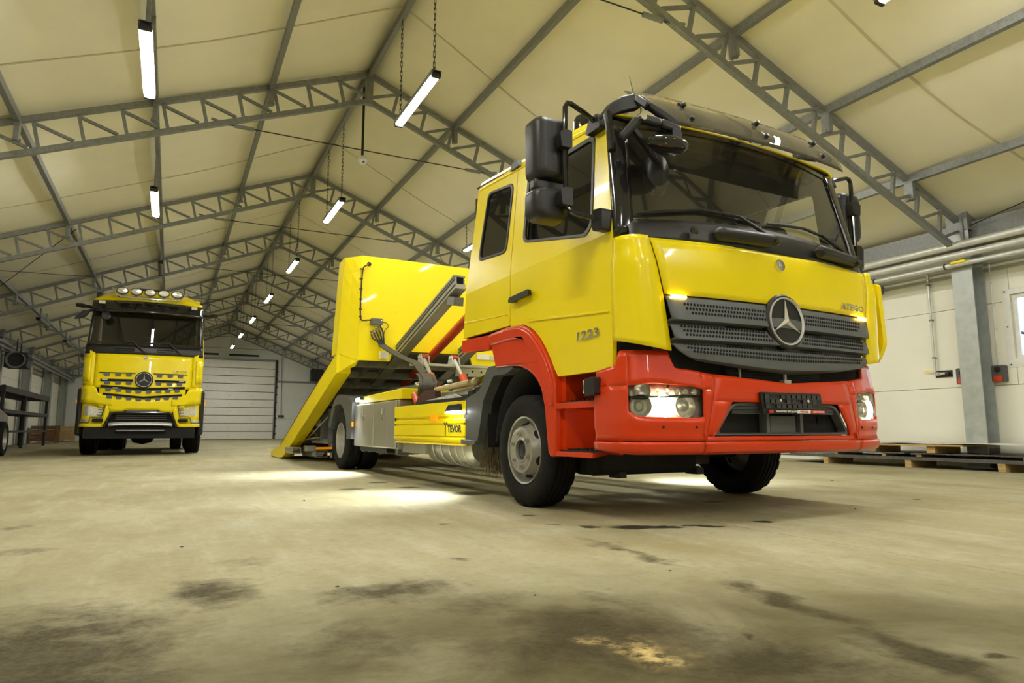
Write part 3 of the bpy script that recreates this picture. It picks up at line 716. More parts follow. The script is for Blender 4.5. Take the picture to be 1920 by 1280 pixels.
for s in (-1, 1):
    def cor(u, v, s=s, lift=0.0, zt=1.655, zb0=.985, zb1=1.045, inset=0.0):
        a = u*math.pi/2; zb = lerp(zb0, zb1, u); z = lerp(zb, zt, v); xi = corner_i(z)+inset; yi = hood_y(xi, z)+.002; yo = .302-.012
        bulge = .012*smooth_interp([(1.50, 1), (1.60, 0)], z) if not lift else 0
        x = xi+(1.128-xi)*math.sin(a)**.75; y = yo-(yo-yi)*math.cos(a)**.75
        return (s*(x+bulge*math.sin(a)*min(1, u*6)), y-bulge*math.cos(a)*min(1, u*6), z)
    cp = MB().patch(cor, 14, 22).build('corner_panel', YEL, T, ang=60, solid=.012, soff=0)
    # slotted air vane on the outer side of the far corner
    if s > 0:
        MB().prism(rpoly([(.10, 1.03), (.22, 1.03), (.20, 1.60), (.06, 1.60), (.04, 1.15)], .03), lambda u, v, w_: (1.13+w_, u+.10, v), .03, .075, [[(.13, 1.2), (.18, 1.2), (.17, 1.32), (.12, 1.32)], [(.12, 1.37), (.17, 1.37), (.165, 1.54), (.11, 1.54)]]).build('air_vane', YEL, cp, bevel=.006)
# grille
GP = [(1.312, .022), (1.292, .0), (1.275, -.006), (1.19, -.022), (1.168, -.026), (1.159, .034), (1.137, .034), (1.131, -.006), (1.07, -.024), (1.057, -.028), (1.049, .034), (1.021, .034), (1.015, -.006), (.965, -.022), (.905, -.020), (.885, .012)]
def g_hw(z): return interp([(.885, .70), (.90, .775), (.93, .825), (.98, .858), (1.31, .906)], z)
def g_pt(t, z, dy, off=0.0):
    x = t*g_hw(z); zz = z + (.05*abs(t)**1.5*max(0, (1.03-z)/.13) if z < 1.03 else 0)
    return (x, .046+.064*(x/.98)**2+dy+off, zz)
grl = MB(); K = 40
for i in range(K+1):
    for z, dy in GP: grl.v.append(g_pt(i/K*2-1, z, dy))
n = len(GP)
grl.f = [(i*n+j, (i+1)*n+j, (i+1)*n+j+1, i*n+j+1) for i in range(K) for j in range(n-1)]
grille = grl.build('grille', GREY, T, ang=25, solid=.012, soff=0)
hol = MB(); sl = MB()
for zc, rows in ((1.232, 3), (1.103, 3), (.990, 3)):
    for r_ in range(rows):
        z = zc + (1-r_)*.0255; 
        # interpolate face offset
        dy = interp([(a, b) for a, b in reversed(GP)], z); kx = 0
        nx = 58
        for i in range(-nx, nx+1):
            x = (i+.5*(r_ % 2))*.0232
            lim = .80 - r_*.018 if zc > 1.2 else .83-r_*.02 if zc > 1.1 else .80-r_*.02
            if abs(x) > lim: continue
            if (x**2+(z-1.21)**2)**.5 < .185: continue
            t = x/g_hw(z); p = g_pt(t, z, dy, -.008); hr = .0096
            hol.add([(p[0]+hr*math.cos(R(60*k)), p[1]-.0, p[2]+hr*math.sin(R(60*k))) for k in range(6)] + [(p[0], p[1]-.0005, p[2])], [(k, (k+1) % 6, 6) for k in range(6)])
tag(hol.build('grille_hole', HOLE, grille, ang=0), kind='stuff')
for za, zb in ((1.157, 1.139), (1.047, 1.023)):
    for x0, x1 in ((-.46, -.17), (.17, .40)):
        for z in (lerp(za, zb, .2), lerp(za, zb, .55), lerp(za, zb, .9)):
            MB().patch(lambda u, v, z=z, x0=x0, x1=x1: g_pt(lerp(x0, x1, u)/g_hw(z), z-.003+.004*v, .034, -.012), 6, 1).build('air_slit', HOLE, grille, ang=0)
# star emblems
def star(name, o, r, nrm, up, parent, mt=SILV, thick=.02, ring=.09, disc=None, n=40):
    M = face_M(o, Vector(up).cross(Vector(nrm)), up)
    root = None
    if disc:
        m = MB().lathe([(r*1.13, -.04), (r*1.13, .0), (r*1.05, .014), (r*1.0, .012)], (0, 0, 0), (0, 0, 1), n).lathe([(r*1.0, .004), (0, .004)], (0, 0, 0), (0, 0, 1), n)
        root = m.build(name, disc, parent); root.matrix_local = M
    m = MB().lathe([(r*(1-ring), .008), (r*(1-ring*.7), thick), (r*(1-ring*.2), thick), (r, .008)], (0, 0, 0), (0, 0, 1), n)
    inner = r*(1-ring*.8); wv = r*.115
    for k in range(3):
        a = R(90+120*k); tip = Vector((math.cos(a)*inner, math.sin(a)*inner, .012))
        l = Vector((math.cos(a+R(60))*wv, math.sin(a+R(60))*wv, .008)); q = Vector((math.cos(a-R(60))*wv, math.sin(a-R(60))*wv, .008))
        c = Vector((0, 0, thick*1.5)); z = Vector((0, 0, .008))
        m.add([c, l, tip, q, z], [(0, 1, 2), (0, 2, 3), (1, 4, 2), (4, 3, 2)])
    o2 = m.build('star_emblem' if disc else name, mt, root or parent, ang=30)
    if not root: o2.matrix_local = M
    return root or o2
star('badge_disc', (0, .028, 1.208), .155, (0, -1, .05), (0, .05, 1), T, disc=BLK)
star('hood_badge', (0, .052, 1.572), .036, (0, -1, .15), (0, .15, 1), T, disc=CHR, thick=.006)
yx = hood_y(.72, 1.37)-.010
text_mesh('model_lettering', 'ATEGO', CHR, .062, .008, hood, face_M((.735, hood_y(.735, 1.365)-.009, 1.366), (1, .135, 0), (0, .1, 1)), .30, .0012, .25)
text_mesh('model_number', '1223', CHR, .075, .008, T, face_M((-1.136, .548, 1.115), (0, -1, .02), (0, 0, 1)), .235, .0015, .1)
# flashers
for s in (-1, 1):
    z = 1.298; am = MB().patch(lambda u, v, s=s: (s*lerp(.775, .885, u), hood_y(lerp(.775, .885, u), z)-.016-.008*math.sin(math.pi*v), z+(v-.5)*.024), 6, 4)
    am.build('amber_flasher', AMBER, T, ang=60)
# ------------------------------------------------------------------ bumper
PL = [(0, .030), (.3, .035), (.585, .050), (.69, .060), (.80, .084), (.90, .116), (1.0, .148), (1.07, .178), (1.115, .215), (1.138, .27), (1.148, .34), (1.15, .47)]
PLs = [0.0]
for a, b in zip(PL, PL[1:]): PLs.append(PLs[-1]+math.dist(a, b))
def s_of_x(x): return interp([(p[0], q) for p, q in zip(PL, PLs)], x)
def bump(sv, z, off=0.0, side=-1):
    a = abs(sv); sg = math.copysign(1, sv)
    e = .015
    def pos(q): return Vector((interp(list(zip(PLs, [p[0] for p in PL])), q), interp(list(zip(PLs, [p[1] for p in PL])), q)))
    p = (pos(max(0, a-e))+pos(a)+pos(min(PLs[-1], a+e)))/3; tg = (pos(min(PLs[-1], a+e))-pos(max(0, a-e))).normalized(); nn = Vector((tg.y, -tg.x))
    d = interp([(.40, -.030), (.415, -.002), (.468, .012), (.478, -.012), (.50, -.014), (.56, .0), (.78, -.002), (.88, -.02), (.99, -.035)], z)
    p = p + nn*(d+off)
    return (sg*p.x, p.y, z)
def bpatch(m, s0, s1, z0, z1, n=12, nz=6, off=0):
    """s0/s1: numbers or functions of z-fraction; z0/z1: functions of s"""
    f = lambda q: q if callable(q) else (lambda *_: q)
    S0, S1, Z0, Z1 = f(s0), f(s1), f(z0), f(z1)
    def fn(u, v):
        sv = lerp(S0(v), S1(v), u); return bump(sv, lerp(Z0(sv), Z1(sv), v), off)
    return m.patch(fn, n, nz)
sm = s_of_x
ctop_f = lambda s_: .820+.036*abs(s_)/sm(.585)
m = MB()
seam_s = lambda z: lerp(sm(.672), sm(.585), (z-.475)/(.856-.475))
op = lambda z: lerp(.61, .475, (z-.50)/.20)
bpatch(m, lambda v: -lerp(seam_s(.70), seam_s(.856), v), lambda v: lerp(seam_s(.70), seam_s(.856), v), .70, ctop_f, 24, 6)
bpatch(m, lambda v: -lerp(seam_s(.475), seam_s(.50), v), lambda v: lerp(seam_s(.475), seam_s(.50), v), .475, .50, 24, 2)
for s in (-1, 1): bpatch(m, lambda v, s=s: s*sm(op(lerp(.5, .7, v))), lambda v, s=s: s*seam_s(lerp(.5, .7, v)), .50, .70, 3, 6)
bumper = m.build('bumper_centre', RED, T, ang=40, solid=.015, weld=.001)
bpatch(MB(), -sm(.685), sm(.685), .402, .470, 24, 4).build('bumper_lip', RED, T, ang=40, solid=.012)
for s in (-1, 1):
    def btop(q):
        a = abs(q)
        return smooth_interp([(sm(.585), .856), (sm(.80), .880), (sm(.845), .888), (sm(.885), .988), (sm(1.138), .990), (sm(1.138)+.032, .902), (PLs[-1], .886)], a)
    zhi = lambda q: interp([(sm(.685), .768), (sm(.75), .785), (sm(.98), .800), (sm(1.105), .786)], abs(q))
    zlo = lambda q: interp([(sm(.685), .612), (sm(.73), .603), (sm(1.06), .612), (sm(1.105), .640)], abs(q))
    hi0, ho = sm(.682), sm(1.105); m = MB()
    bpatch(m, lambda v, s=s: s*(seam_s(lerp(.475, .61, v))+.004), s*hi0, .475, lambda q: .61, 3, 3)
    bpatch(m, lambda v, s=s: s*(seam_s(lerp(.61, .77, v))+.004), s*hi0, lambda q: .61, lambda q: .768, 3, 4)
    bpatch(m, lambda v, s=s: s*(seam_s(lerp(.77, .86, v))+.004), s*hi0, lambda q: .768, btop, 4, 4)
    bpatch(m, s*hi0, s*ho, .475, zlo, 16, 4); bpatch(m, s*hi0, s*ho, zhi, btop, 24, 6)
    end = PLs[-1]
    bpatch(m, s*ho, s*end, .475, lambda q: .64, 12, 4); bpatch(m, s*ho, s*end, lambda q: .64, lambda q: .786, 12, 4); bpatch(m, s*ho, s*end, lambda q: .786, btop, 14, 5)
    bc = m.build('bumper_corner', RED, T, ang=45, solid=.015, weld=.001)
    bpatch(MB(), s*sm(.693), s*end, lambda q: interp([(sm(.7), .404), (end-.3, .404), (end, .425)], abs(q)), .470, 16, 4).build('bumper_lip', RED, T, ang=40, solid=.012)
    for x in (.735, .93): p = bump(s*sm(x), .553, .004); MB().lathe([(.008, .0), (.008, .006), (0, .006)], p, (0, -1, 0), 10).build('bumper_screw', BLK, bc)
    # head lamp unit
    hl = MB(); bpatch(hl, s*sm(.66), s*(ho+.06), .585, .815, 14, 4, -.055); hlu = hl.build('head_lamp', LENS, T, ang=50, solid=.004)
    bpatch(MB(), s*sm(.68), s*ho, lambda q: lerp(.722, .708, (abs(q)-hi0)/(ho-hi0)), lambda q: lerp(.736, .727, (abs(q)-hi0)/(ho-hi0)), 12, 1, -.022).build('divider_bar', BLKG, hlu, solid=.02)
    for xx, rr, lit in ((.795, .068, False), (.915, .064, True), (1.045, .064, False)):
        p = Vector(bump(s*sm(xx), .672, -.022)); dr = Vector((s*.12, -1, 0)) if xx < 1 else Vector((s*.45, -1, 0))
        bw = MB().lathe([(rr, .015), (rr*.96, .0), (rr*.75, -.035), (rr*.35, -.05), (0, -.052)], p, dr, 24).build('reflector_bowl', HLAMP if lit else LENS, hlu, ang=60)
        if not lit: MB().lathe([(rr*.5, -.012), (rr*.42, .008), (0, .018)], p, dr, 16).build('bulb_lens', CLEAR if xx > 1 else LENS, hlu, ang=60)
    q0 = bump(s*sm(.875), .672, -.03)
    bpatch(MB(), s*sm(.85), s*sm(.985), .618, .694, 6, 4, -.040).build('glow_reflector', HLAMP, hlu, ang=60)
    for k in range(5):
        xx = .73+.055*k; p = Vector(bump(s*sm(xx), .752, -.03)); MB().lathe([(.020, .012), (.017, 0), (0, -.012)], p, (0, -1, 0), 12).build('daylight_led', LENS, hlu, ang=60)
    p = Vector(bump(s*sm(1.035), .757, -.03)); MB().lathe([(.052, .012), (.04, -.012), (0, -.02)], p, (s*.3, -1, 0), 16).build('indicator_bowl', ALU, hlu, ang=60)
    bpatch(MB(), s*hi0, s*ho, zlo, zhi, 16, 5, -.006).build('lamp_cover', CLEAR, hlu, ang=60)
# cooler opening
co = MB().patch(lambda u, v: (lerp(-.62, .62, u), .135, lerp(.48, .72, v)), 2, 2).build('cooler_opening', DARK, T, ang=0)
rim = MB()
OPP = rpoly([(-.605, .505), (.605, .505), (.47, .695), (-.47, .695)], [.03, .03, .06, .06], 5)
OPI = rpoly([(-.575, .52), (.575, .52), (.455, .682), (-.455, .682)], [.03, .03, .06, .06], 5)
rim.prism(OPP, lambda u, v, w_: (u, .033+.035*(u/.6)**2+w_, v), .0, .06, [OPI]); rim.build('opening_frame', GREY, co, bevel=.004)
for k in range(6): MB().patch(lambda u, v, k=k: (lerp(-.45, .45, u), .052+.03*(u*2-1)**2*.6, .634+.0085*k+.004*v), 12, 1).build('mesh_slat', GREY, co, ang=0, solid=.006)
for x in (-.15, .15): MB().box(x-.013, x+.013, .07, .13, .505, .69).build('opening_post', GREY, co, ang=0)
MB().box(-.115, .115, .085, .11, .515, .625).build('centre_plate', MUD, co, ang=0, bevel=.006)
MB().lathe([(.028, 0), (0, 0)], (.40, .128, .60), (0, -1, 0), 14).build('plug', HOLE, co)
# number plate holder
plt = MB().prism(rpoly([(-.268, .634), (.268, .634), (.268, .762), (-.268, .762)], .008), lambda u, v, w_: (u-.004, .012+(v-.762)*.09+w_, v), -.004, .016).build('number_plate_holder', BLK, T, bevel=.003)
pr = MB()
random.seed(5)
for i in range(11):
    for j in range(3):
        x = -.25+i*.0465; z = .668+j*.029
        if random.random() < .8: pr.box(x, x+.036, .001+(z-.762)*.09, .006+(z-.762)*.09, z, z+.022)
for z in (.665, .694, .723, .752): pr.box(-.258, .252, -.001+(z-.762)*.09, .004+(z-.762)*.09, z-.002, z+.002)
pr.build('clip_grid', BLKG, plt, ang=0)
for x in (-.12, .125): MB().lathe([(.011, 0), (.009, .006), (0, .007)], (x, -.002, .713), (0, -1, 0), 12).build('plate_screw', CHR, plt)
REDST = mat('strip_red', (.62, .03, .02), .4); WHST = mat('strip_white', (.75, .74, .70), .4)
fs = lambda z: -.006+(z-.762)*.09
MB().box(-.235, -.20, fs(.646)-.001, fs(.646)+.003, .637, .655).build('strip_red_mark', REDST, plt, ang=0)
MB().add([(.005, fs(.637)-.001, .637), (.125, fs(.637)-.001, .637), (.13, fs(.656)-.001, .656), (.012, fs(.656)-.001, .656)], [(0, 1, 2, 3)]).build('strip_white_field', WHST, plt, ang=0, solid=.002)
MB().add([(.13, fs(.637)-.001, .637), (.262, fs(.637)-.001, .637), (.262, fs(.656)-.001, .656), (.135, fs(.656)-.001, .656)], [(0, 1, 2, 3)]).build('strip_red_field', REDST, plt, ang=0, solid=.002)
text_mesh('strip_lettering', 'TRANSPORT SPECJALNY', WHST, .016, .001, plt, face_M((-.09, fs(.646)-.003, .646), (1, 0, 0), (0, .09, 1)), .185, .0004)
text_mesh('strip_lettering', 'TRUCKS', REDST, .014, .001, plt, face_M((.068, fs(.646)-.004, .646), (1, 0, 0), (0, .09, 1)), .075, .0004)
text_mesh('strip_lettering', 'SERWIS.PL', WHST, .014, .001, plt, face_M((.198, fs(.646)-.004, .646), (1, 0, 0), (0, .09, 1)), .10, .0004)
# dark engine bay seen between bumper and grille, radiator fins
MB().box(-.86, .86, .16, .20, .70, 1.30).box(.84, 1.09, .30, .33, .70, 1.08).box(-1.09, -.84, .30, .33, .70, 1.08).build('engine_bay', DARK, T, ang=0)
rad = MB().box(-.42, .42, .13, .155, .80, 1.0).build('radiator', DSTEEL, T, ang=0)
fin = MB()
for k in range(12): fin.box(-.42, .42, .118, .132, .81+.015*k, .815+.015*k)
tag(fin.build('radiator_fin', DARK, rad, ang=0), kind='stuff')
MB().tube([(-.33, .11, .80), (-.33, .11, .92)], .008, 6).tube([(.02, .07, .80), (.02, .07, .885)], .010, 6).build('latch_rod', ALU, T)
MB().box(-.01, .05, .05, .09, .815, .845).build('hood_catch', ALU, T, ang=0)
# ------------------------------------------------------------------ wings, steps
def fen(s): return lambda u, v, w_: (s*(1.155-w_), u, v)
for s in (-1, 1):
    f = fen(s)
    outer = [(1.885, 1.285), (1.58, 1.302), (1.36, 1.288), (1.27, 1.255), (1.20, 1.216), (1.12, 1.152), (1.06, 1.087), (1.0, 1.01), (.955, .94), (.915, .86), (.905, .75), (.905, .37)]
    inner = [(.97, .362), (1.0, .40), (1.025, .56), (1.045, .70), (1.085, .81), (1.14, .875), (1.20, .92), (1.27, .955), (1.36, .985), (1.45, 1.0), (1.56, 1.008), (1.77, 1.012)]
    wing = MB().prism(outer+inner, f, 0, .34).build('front_wing', RED, T, ang=30, bevel=.022, segs=3)
    # raised eyebrow on the wing
    brow = MB().prism([(1.875, 1.272), (1.58, 1.288), (1.37, 1.274), (1.28, 1.243), (1.21, 1.205), (1.13, 1.142), (1.07, 1.078), (1.01, 1.0), (.967, .93), (.93, .855), (.918, .76), (.918, .70), (.965, .70), (1.0, .78), (1.035, .86), (1.08, .94), (1.15, 1.03), (1.23, 1.11), (1.31, 1.165), (1.40, 1.19), (1.58, 1.20), (1.84, 1.19)], f, -.016, .02).build('wing_flare', RED, wing, bevel=.016, segs=3)
    MB().prism([(1.895, 1.283), (2.43, 1.300), (2.445, 1.195), (1.90, 1.168)], f, .01, .09).build('rear_wing_strip', RED, T, bevel=.014, segs=3)
    # step well
    st = MB().box(min(s*.80, s*.83), max(s*.80, s*.83), .66, .93, .38, .95).box(min(s*.80, s*1.10), max(s*.80, s*1.10), .86, .93, .40, .92).build('step_well', RED, T, ang=0)
    for z0, z1, ya, yb in ((.672, .722, .47, .945), (.372, .414, .50, .955)):
        sp = MB().prism(rpoly([(1.04, ya+.1), (1.150, ya), (1.150, yb), (.84, yb), (.84, ya+.28)], .015), lambda u, v, w_, s=s: (s*u, v, w_), z0, z1-.012).build('step', RED, st, bevel=.008)
        tr = MB().box(min(s*.86, s*1.12), max(s*.86, s*1.12), ya+.04, yb-.03, z1-.012, z1-.004)
        for i in range(8):
            for j in range(4): tr.box(s*(.88+.065*j)-.012, s*(.88+.065*j)+.012, ya+.06+i*.048, ya+.075+i*.048, z1-.006, z1+.006)
        tr.build('step_tread', BLK, st, ang=0)
    bl = MB().prism(rpoly([(.40, .742), (.50, .735), (.515, .79), (.50, .842), (.41, .848)], .012), lambda u, v, w_, s=s: (s*(1.15+w_), u, v), -.005, .05).build('side_marker_lamp', BLK, T, bevel=.01)
    MB().prism([(.505, .748), (.522, .752), (.522, .834), (.505, .832)], lambda u, v, w_, s=s: (s*(1.15+w_), u, v), .0, .046).build('marker_lens', LENS, bl, bevel=.004)
# wheel house and dark running gear
for s in (-1, 1):
    MB().patch(lambda u, v, s=s: (s*lerp(.62, 1.06, v), 1.42+.52*math.cos(R(lerp(4, 176, u))), .395+.60*math.sin(R(lerp(4, 176, u)))), 20, 1).build('wheel_house', DARK, T, ang=60, solid=.01)
    MB().box(min(s*.34, s*.40), max(s*.34, s*.40), .25, 8.2, .56, .80).build('chassis_rail', DSTEEL, T, ang=0)
MB().box(-.86, .10, .95, 1.15, .235, .42).box(-.45, .45, .3, 2.2, .42, 1.0).build('engine_block', DARK, T, ang=0, bevel=.03)
MB().tube([(-.95, 1.42, .38), (.95, 1.42, .38)], .07, 10).box(-.6, .6, 1.34, 1.5, .26, .36).build('front_axle', DSTEEL, T)
MB().tube([(-.80, 1.0, .25), (.16, 1.0, .25)], .022, 8).box(-.62, -.56, .94, 1.06, .21, .25).box(.08, .15, .94, 1.06, .215, .26).build('anti_roll_bar', DSTEEL, T)
MB().tube([(-.62, 6.58, .40), (.62, 6.58, .40)], .11, 12).lathe([(.02, -.22), (.2, -.14), (.24, 0), (.2, .14), (.02, .22)], (0, 6.58, .42), (0, 1, 0), 16).build('rear_axle', DSTEEL, T)
MB().tube([(0, 2.2, .60), (0, 6.4, .46)], .05, 10).build('prop_shaft', DSTEEL, T)
# ------------------------------------------------------------------ wheels
def tyre_mesh(R0, W, rim_r, n=96, notch=True, grooves=4):
    h = W/2; half = [(rim_r-.006, h*.70), (rim_r+.01, h*.88), (rim_r+.05, h*.985), (lerp(rim_r, R0, .55), h*1.0), (R0-.032, h*.94), (R0-.012, h*.86), (R0-.002, h*.76)]
    prof = [(r, -a) for r, a in half]; span = h*.66; g = W*.035
    for k in range(grooves):
        a = -span+2*span*(k+.5)/grooves
        prof += [(R0, a-g), (R0-.011, a-g*.7), (R0-.011, a+g*.7), (R0, a+g)]
    prof += [(r, a) for r, a in reversed(half)]
    m = MB().lathe(prof, (0, 0, 0), (1, 0, 0), n)
    if notch:
        for i in (5, 6, len(prof)-6, len(prof)-7):
            for j in range(n):
                if j % 4 < 1:
                    p = Vector(m.v[i*n+j]); r = Vector((0, p.y, p.z)); r = r*(1-.012/r.length); m.v[i*n+j] = (p.x, r.y, r.z)
    return m.mesh('tyre', RUB, 32)
TYF = tyre_mesh(.395, .242, .238); TYR = tyre_mesh(.395, .225, .238, notch=True, grooves=3)
def front_rim():
    return MB().lathe([(.228, .07), (.242, .102), (.238, .110), (.228, .104), (.218, .06), (.206, .045), (.195, .058), (.176, .085), (.164, .122), (.160, .130), (.150, .134), (.140, .128), (.092, .128), (.084, .135), (.074, .132), (.072, .110)], (0, 0, 0), (1, 0, 0), 48).mesh('rim', RIM, 40)
def rear_rim():
    return MB().lathe([(.228, .06), (.242, .092), (.238, .100), (.228, .094), (.216, .05), (.210, -.02), (.195, -.05), (.165, -.045), (.145, -.055), (.085, -.055), (.080, .01), (.06, .03), (0, .032)], (0, 0, 0), (1, 0, 0), 40).mesh('rim', RIM, 40)
NUT = MB().lathe([(.017, .0), (.017, .010), (.011, .012), (.011, .026), (.0, .028)], (0, 0, 0), (1, 0, 0), 8).mesh('wheel_nut', RIM, 30)
OVAL = MB(); OVAL.prism([(.024*math.cos(R(a)), .034*math.sin(R(a))) for a in range(0, 360, 30)], lambda u, v, w_: (w_, v, u), -.004, .004); OVAL = OVAL.mesh('hand_hole', HOLE, 0)
HUB = MB().lathe([(.0735, .110), (.06, .112), (.045, .115), (.03, .124), (.012, .126), (0, .126)], (0, 0, 0), (1, 0, 0), 20).mesh('hub_cap', BLK, 40)
RF, RRM = front_rim(), rear_rim()
def wheel(name, x, y, s, kind, parent=None, z=.395, rot=0.0, sc=1.0):
    w_ = D.objects.new(name, TYF if kind == 'f' else TYR); COL.objects.link(w_); w_.parent = parent
    w_.matrix_local = Matrix.Translation((x, y, z)) @ Matrix.Rotation(0 if s > 0 else math.pi, 4, 'Z') @ Matrix.Rotation(rot, 4, 'X') @ Matrix.Scale(sc, 4)
    if kind == 'n': return w_
    share('rim', RF if kind == 'f' else RRM, w_)
    for k in range(6):
        a = R(60*k+18); rr = .117 if kind == 'f' else .115; xa = .128 if kind == 'f' else -.055
        share('wheel_nut', NUT, w_, Matrix.Translation((xa, rr*math.cos(a), rr*math.sin(a))))
    if kind == 'f':
        share('hub_cap', HUB, w_)
        for k in range(6):
            a = R(60*k+48); share('hand_hole', OVAL, w_, Matrix.Rotation(a, 4, 'X') @ Matrix.Translation((.077, 0, .186)) @ Matrix.Rotation(R(-65), 4, 'Y') @ Matrix.Rotation(math.pi/2, 4, 'X') @ Matrix.Rotation(math.pi/2, 4, 'X'))
    return w_
wheel('front_wheel', -.995, 1.42, -1, 'f', T, rot=.35); wheel('front_wheel', .995, 1.42, 1, 'f', T)
for s in (-1, 1):
    wheel('rear_wheel', s*1.035, 6.58, s, 'r', T, rot=.2); wheel('rear_wheel', s*.775, 6.58, s, 'n', T)
# ------------------------------------------------------------------ visor, mirrors, roof bits
def vis(u, v):
    t = u*2-1; x = t*lerp(.955, .845, v)
    y = lerp(.28, .06, v) + .09*t*t - .028*math.sin(math.pi*v); z = lerp(2.655, 2.368, v) + lerp(.025, .02, v)*t*t - .02*abs(t)**8*(1-v)
    return (x, y, z)
visor = MB().patch(vis, 40, 8).build('sun_visor', SMOKE, T, ang=60, solid=.006)
for t in (-.66, 0, .66):
    x = t*.93; m = MB()
    yo = .09*t*t
    m.prism(rpoly([(.105+yo, 2.47), (.20+yo, 2.585), (.33+yo, 2.60), (.34+yo, 2.53), (.16+yo, 2.435)], .02), lambda u, v, w_: (x+w_, u, v), -.012, .012, [rpoly([(.145+yo, 2.475), (.215+yo, 2.555), (.30+yo, 2.57), (.305+yo, 2.54), (.18+yo, 2.475)], .015)])
    for q in ((.165+yo, 2.575), (.095+yo, 2.455)): m.lathe([(.016, -.02), (.016, .01), (.010, .016), (0, .016)], (x, q[0], q[1]), (0, -1, .3), 10)
    m.build('visor_bracket', BLK, T, ang=40)
for k in range(3): MB().lathe([(.011, -.01), (.011, .008), (0, .01)], (-.62+.62*k*1.0, vis(.17+.33*k, .25)[1]-.004, vis(.17+.33*k, .25)[2]), (0, -.6, .8), 8).build('visor_bolt', BLK, visor)
for s in (-1, 1):
    mr = D.objects.new('mirror_assembly', None); COL.objects.link(mr); mr.parent = T
    def housing(nm, x0, x1, y0, y1, z0, z1, r):
        def fn(u, v, w_): return (s*u, w_, v)
        m = MB(); pl = rrect(x0, x1, z0, z1, r, 4); cx, cz = (x0+x1)/2, (z0+z1)/2; rings = [(1.0, y1), (1.0, y0+.07), (.93, y0+.03), (.78, y0+.008), (.5, y0)]
        n = len(pl)
        for k, y in rings:
            for p in pl: m.v.append((s*(cx+(p[0]-cx)*k), y, cz+(p[1]-cz)*(1-(1-k)*.45)))
        for i in range(len(rings)-1):
            for j in range(n): m.f.append((i*n+j, i*n+(j+1) % n, (i+1)*n+(j+1) % n, (i+1)*n+j))
        m.f.append(tuple(range((len(rings)-1)*n, len(rings)*n))); m.f.append(tuple(range(n)))
        o = m.build(nm, BLK, mr, ang=45)
        MB().prism(rrect(x0+.015, x1-.015, z0+.015, z1-.015, r*.8, 3), fn, y1, y1+.006).build('mirror_glass', CHR, mr, ang=0)
        return o
    a = housing('mirror_housing', 1.285, 1.53, .47, .62, 2.035, 2.435, .05)
    b = housing('wide_angle_mirror', 1.295, 1.54, .47, .61, 1.785, 1.985, .055)
    MB().box(min(s*1.30, s*1.52), max(s*1.30, s*1.52), .52, .60, 1.97, 2.05).build('mirror_joint', BLK, mr, bevel=.02)
    arm = [(s*1.09, .47, 2.455), (s*1.20, .455, 2.495), (s*1.305, .445, 2.525), (s*1.335, .44, 2.52), (s*1.352, .44, 2.49), (s*1.355, .44, 2.30), (s*1.355, .44, 1.92), (s*1.352, .44, 1.875), (s*1.335, .43, 1.84), (s*1.30, .42, 1.822), (s*1.20, .385, 1.80), (s*1.10, .35, 1.785)]
    MB().tube(arm, .0165, 10).build('mirror_arm', BLKG, mr)
    for z in (2.275, 1.915): MB().prism(rpoly([(1.325, z-.055), (1.40, z-.055), (1.41, z+.03), (1.38, z+.055), (1.325, z+.055)], .01), lambda u, v, w_, s=s: (s*u, w_, v), .405, .50).build('mirror_clamp', BLK, mr, bevel=.008)
    MB().prism(rpoly([(.30, 1.70), (.40, 1.72), (.415, 1.80), (.39, 1.85), (.30, 1.84)], .02), lambda u, v, w_, s=s: (s*(1.12+w_), u, v), -.01, .075).build('lower_mount', BLK, mr, bevel=.02)
    MB().prism(rpoly([(.40, 2.40), (.56, 2.40), (.53, 2.48), (.43, 2.505)], .02), lambda u, v, w_, s=s: (s*(1.055+w_), u, v), -.01, .07).build('upper_mount', BLK, mr, bevel=.02)
# front mirrors and black guard frame at the kerbside roof corner
gfr = D.objects.new('front_mirror_frame', None); COL.objects.link(gfr); gfr.parent = T
m = MB(); pr = [(-1.16, .34, 2.435), (-1.12, .31, 2.505), (-1.06, .285, 2.55), (-.985, .26, 2.575), (-.95, .245, 2.565)]
for i, p in enumerate(pr):
    hgt = [.02, .085, .10, .10, .085][i]
    m.v += [(p[0], p[1]-.03, p[2]), (p[0], p[1]+.03, p[2]), (p[0], p[1]+.03, p[2]-hgt), (p[0], p[1]-.03, p[2]-hgt)]
for i in range(len(pr)-1):
    for j in range(4): m.f.append((i*4+j, i*4+(j+1) % 4, (i+1)*4+(j+1) % 4, (i+1)*4+j))
m.f += [(0, 1, 2, 3), tuple(range(len(pr)*4-1, len(pr)*4-5, -1))]
m.build('corner_fairing', BLK, gfr, bevel=.008)
MB().tube(catmull([(-1.142, .30, 2.44), (-1.138, .285, 2.36), (-1.135, .275, 2.26), (-1.137, .27, 2.19)], 4), .026, 10).build('guard_post', BLKG, gfr)
MB().bar((-.965, .235, 2.545), (-.93, .17, 2.47), .05, .05).bar((-.955, .22, 2.54), (-.765, .10, 2.355), .055, .045).build('upper_arm', BLK, gfr, bevel=.012)
MB().bar((-1.14, .17, 2.225), (-1.055, .11, 2.345), .045, .05).build('lower_strut', BLK, gfr, bevel=.012)
MB().bar((-1.05, .11, 2.345), (-.90, .105, 2.345), .05, .055).bar((-.90, .105, 2.345), (-.755, .10, 2.325), .05, .06).build('lower_arm', BLK, gfr, bevel=.016)
MB().lathe([(.024, -.03), (.024, .03)], (-1.05, .10, 2.345), (0, -1, 0), 12, cap=True).lathe([(.026, -.03), (.026, .03)], (-.955, .235, 2.55), (1, -.2, 0), 12, cap=True).build('arm_joint', CHR, gfr)
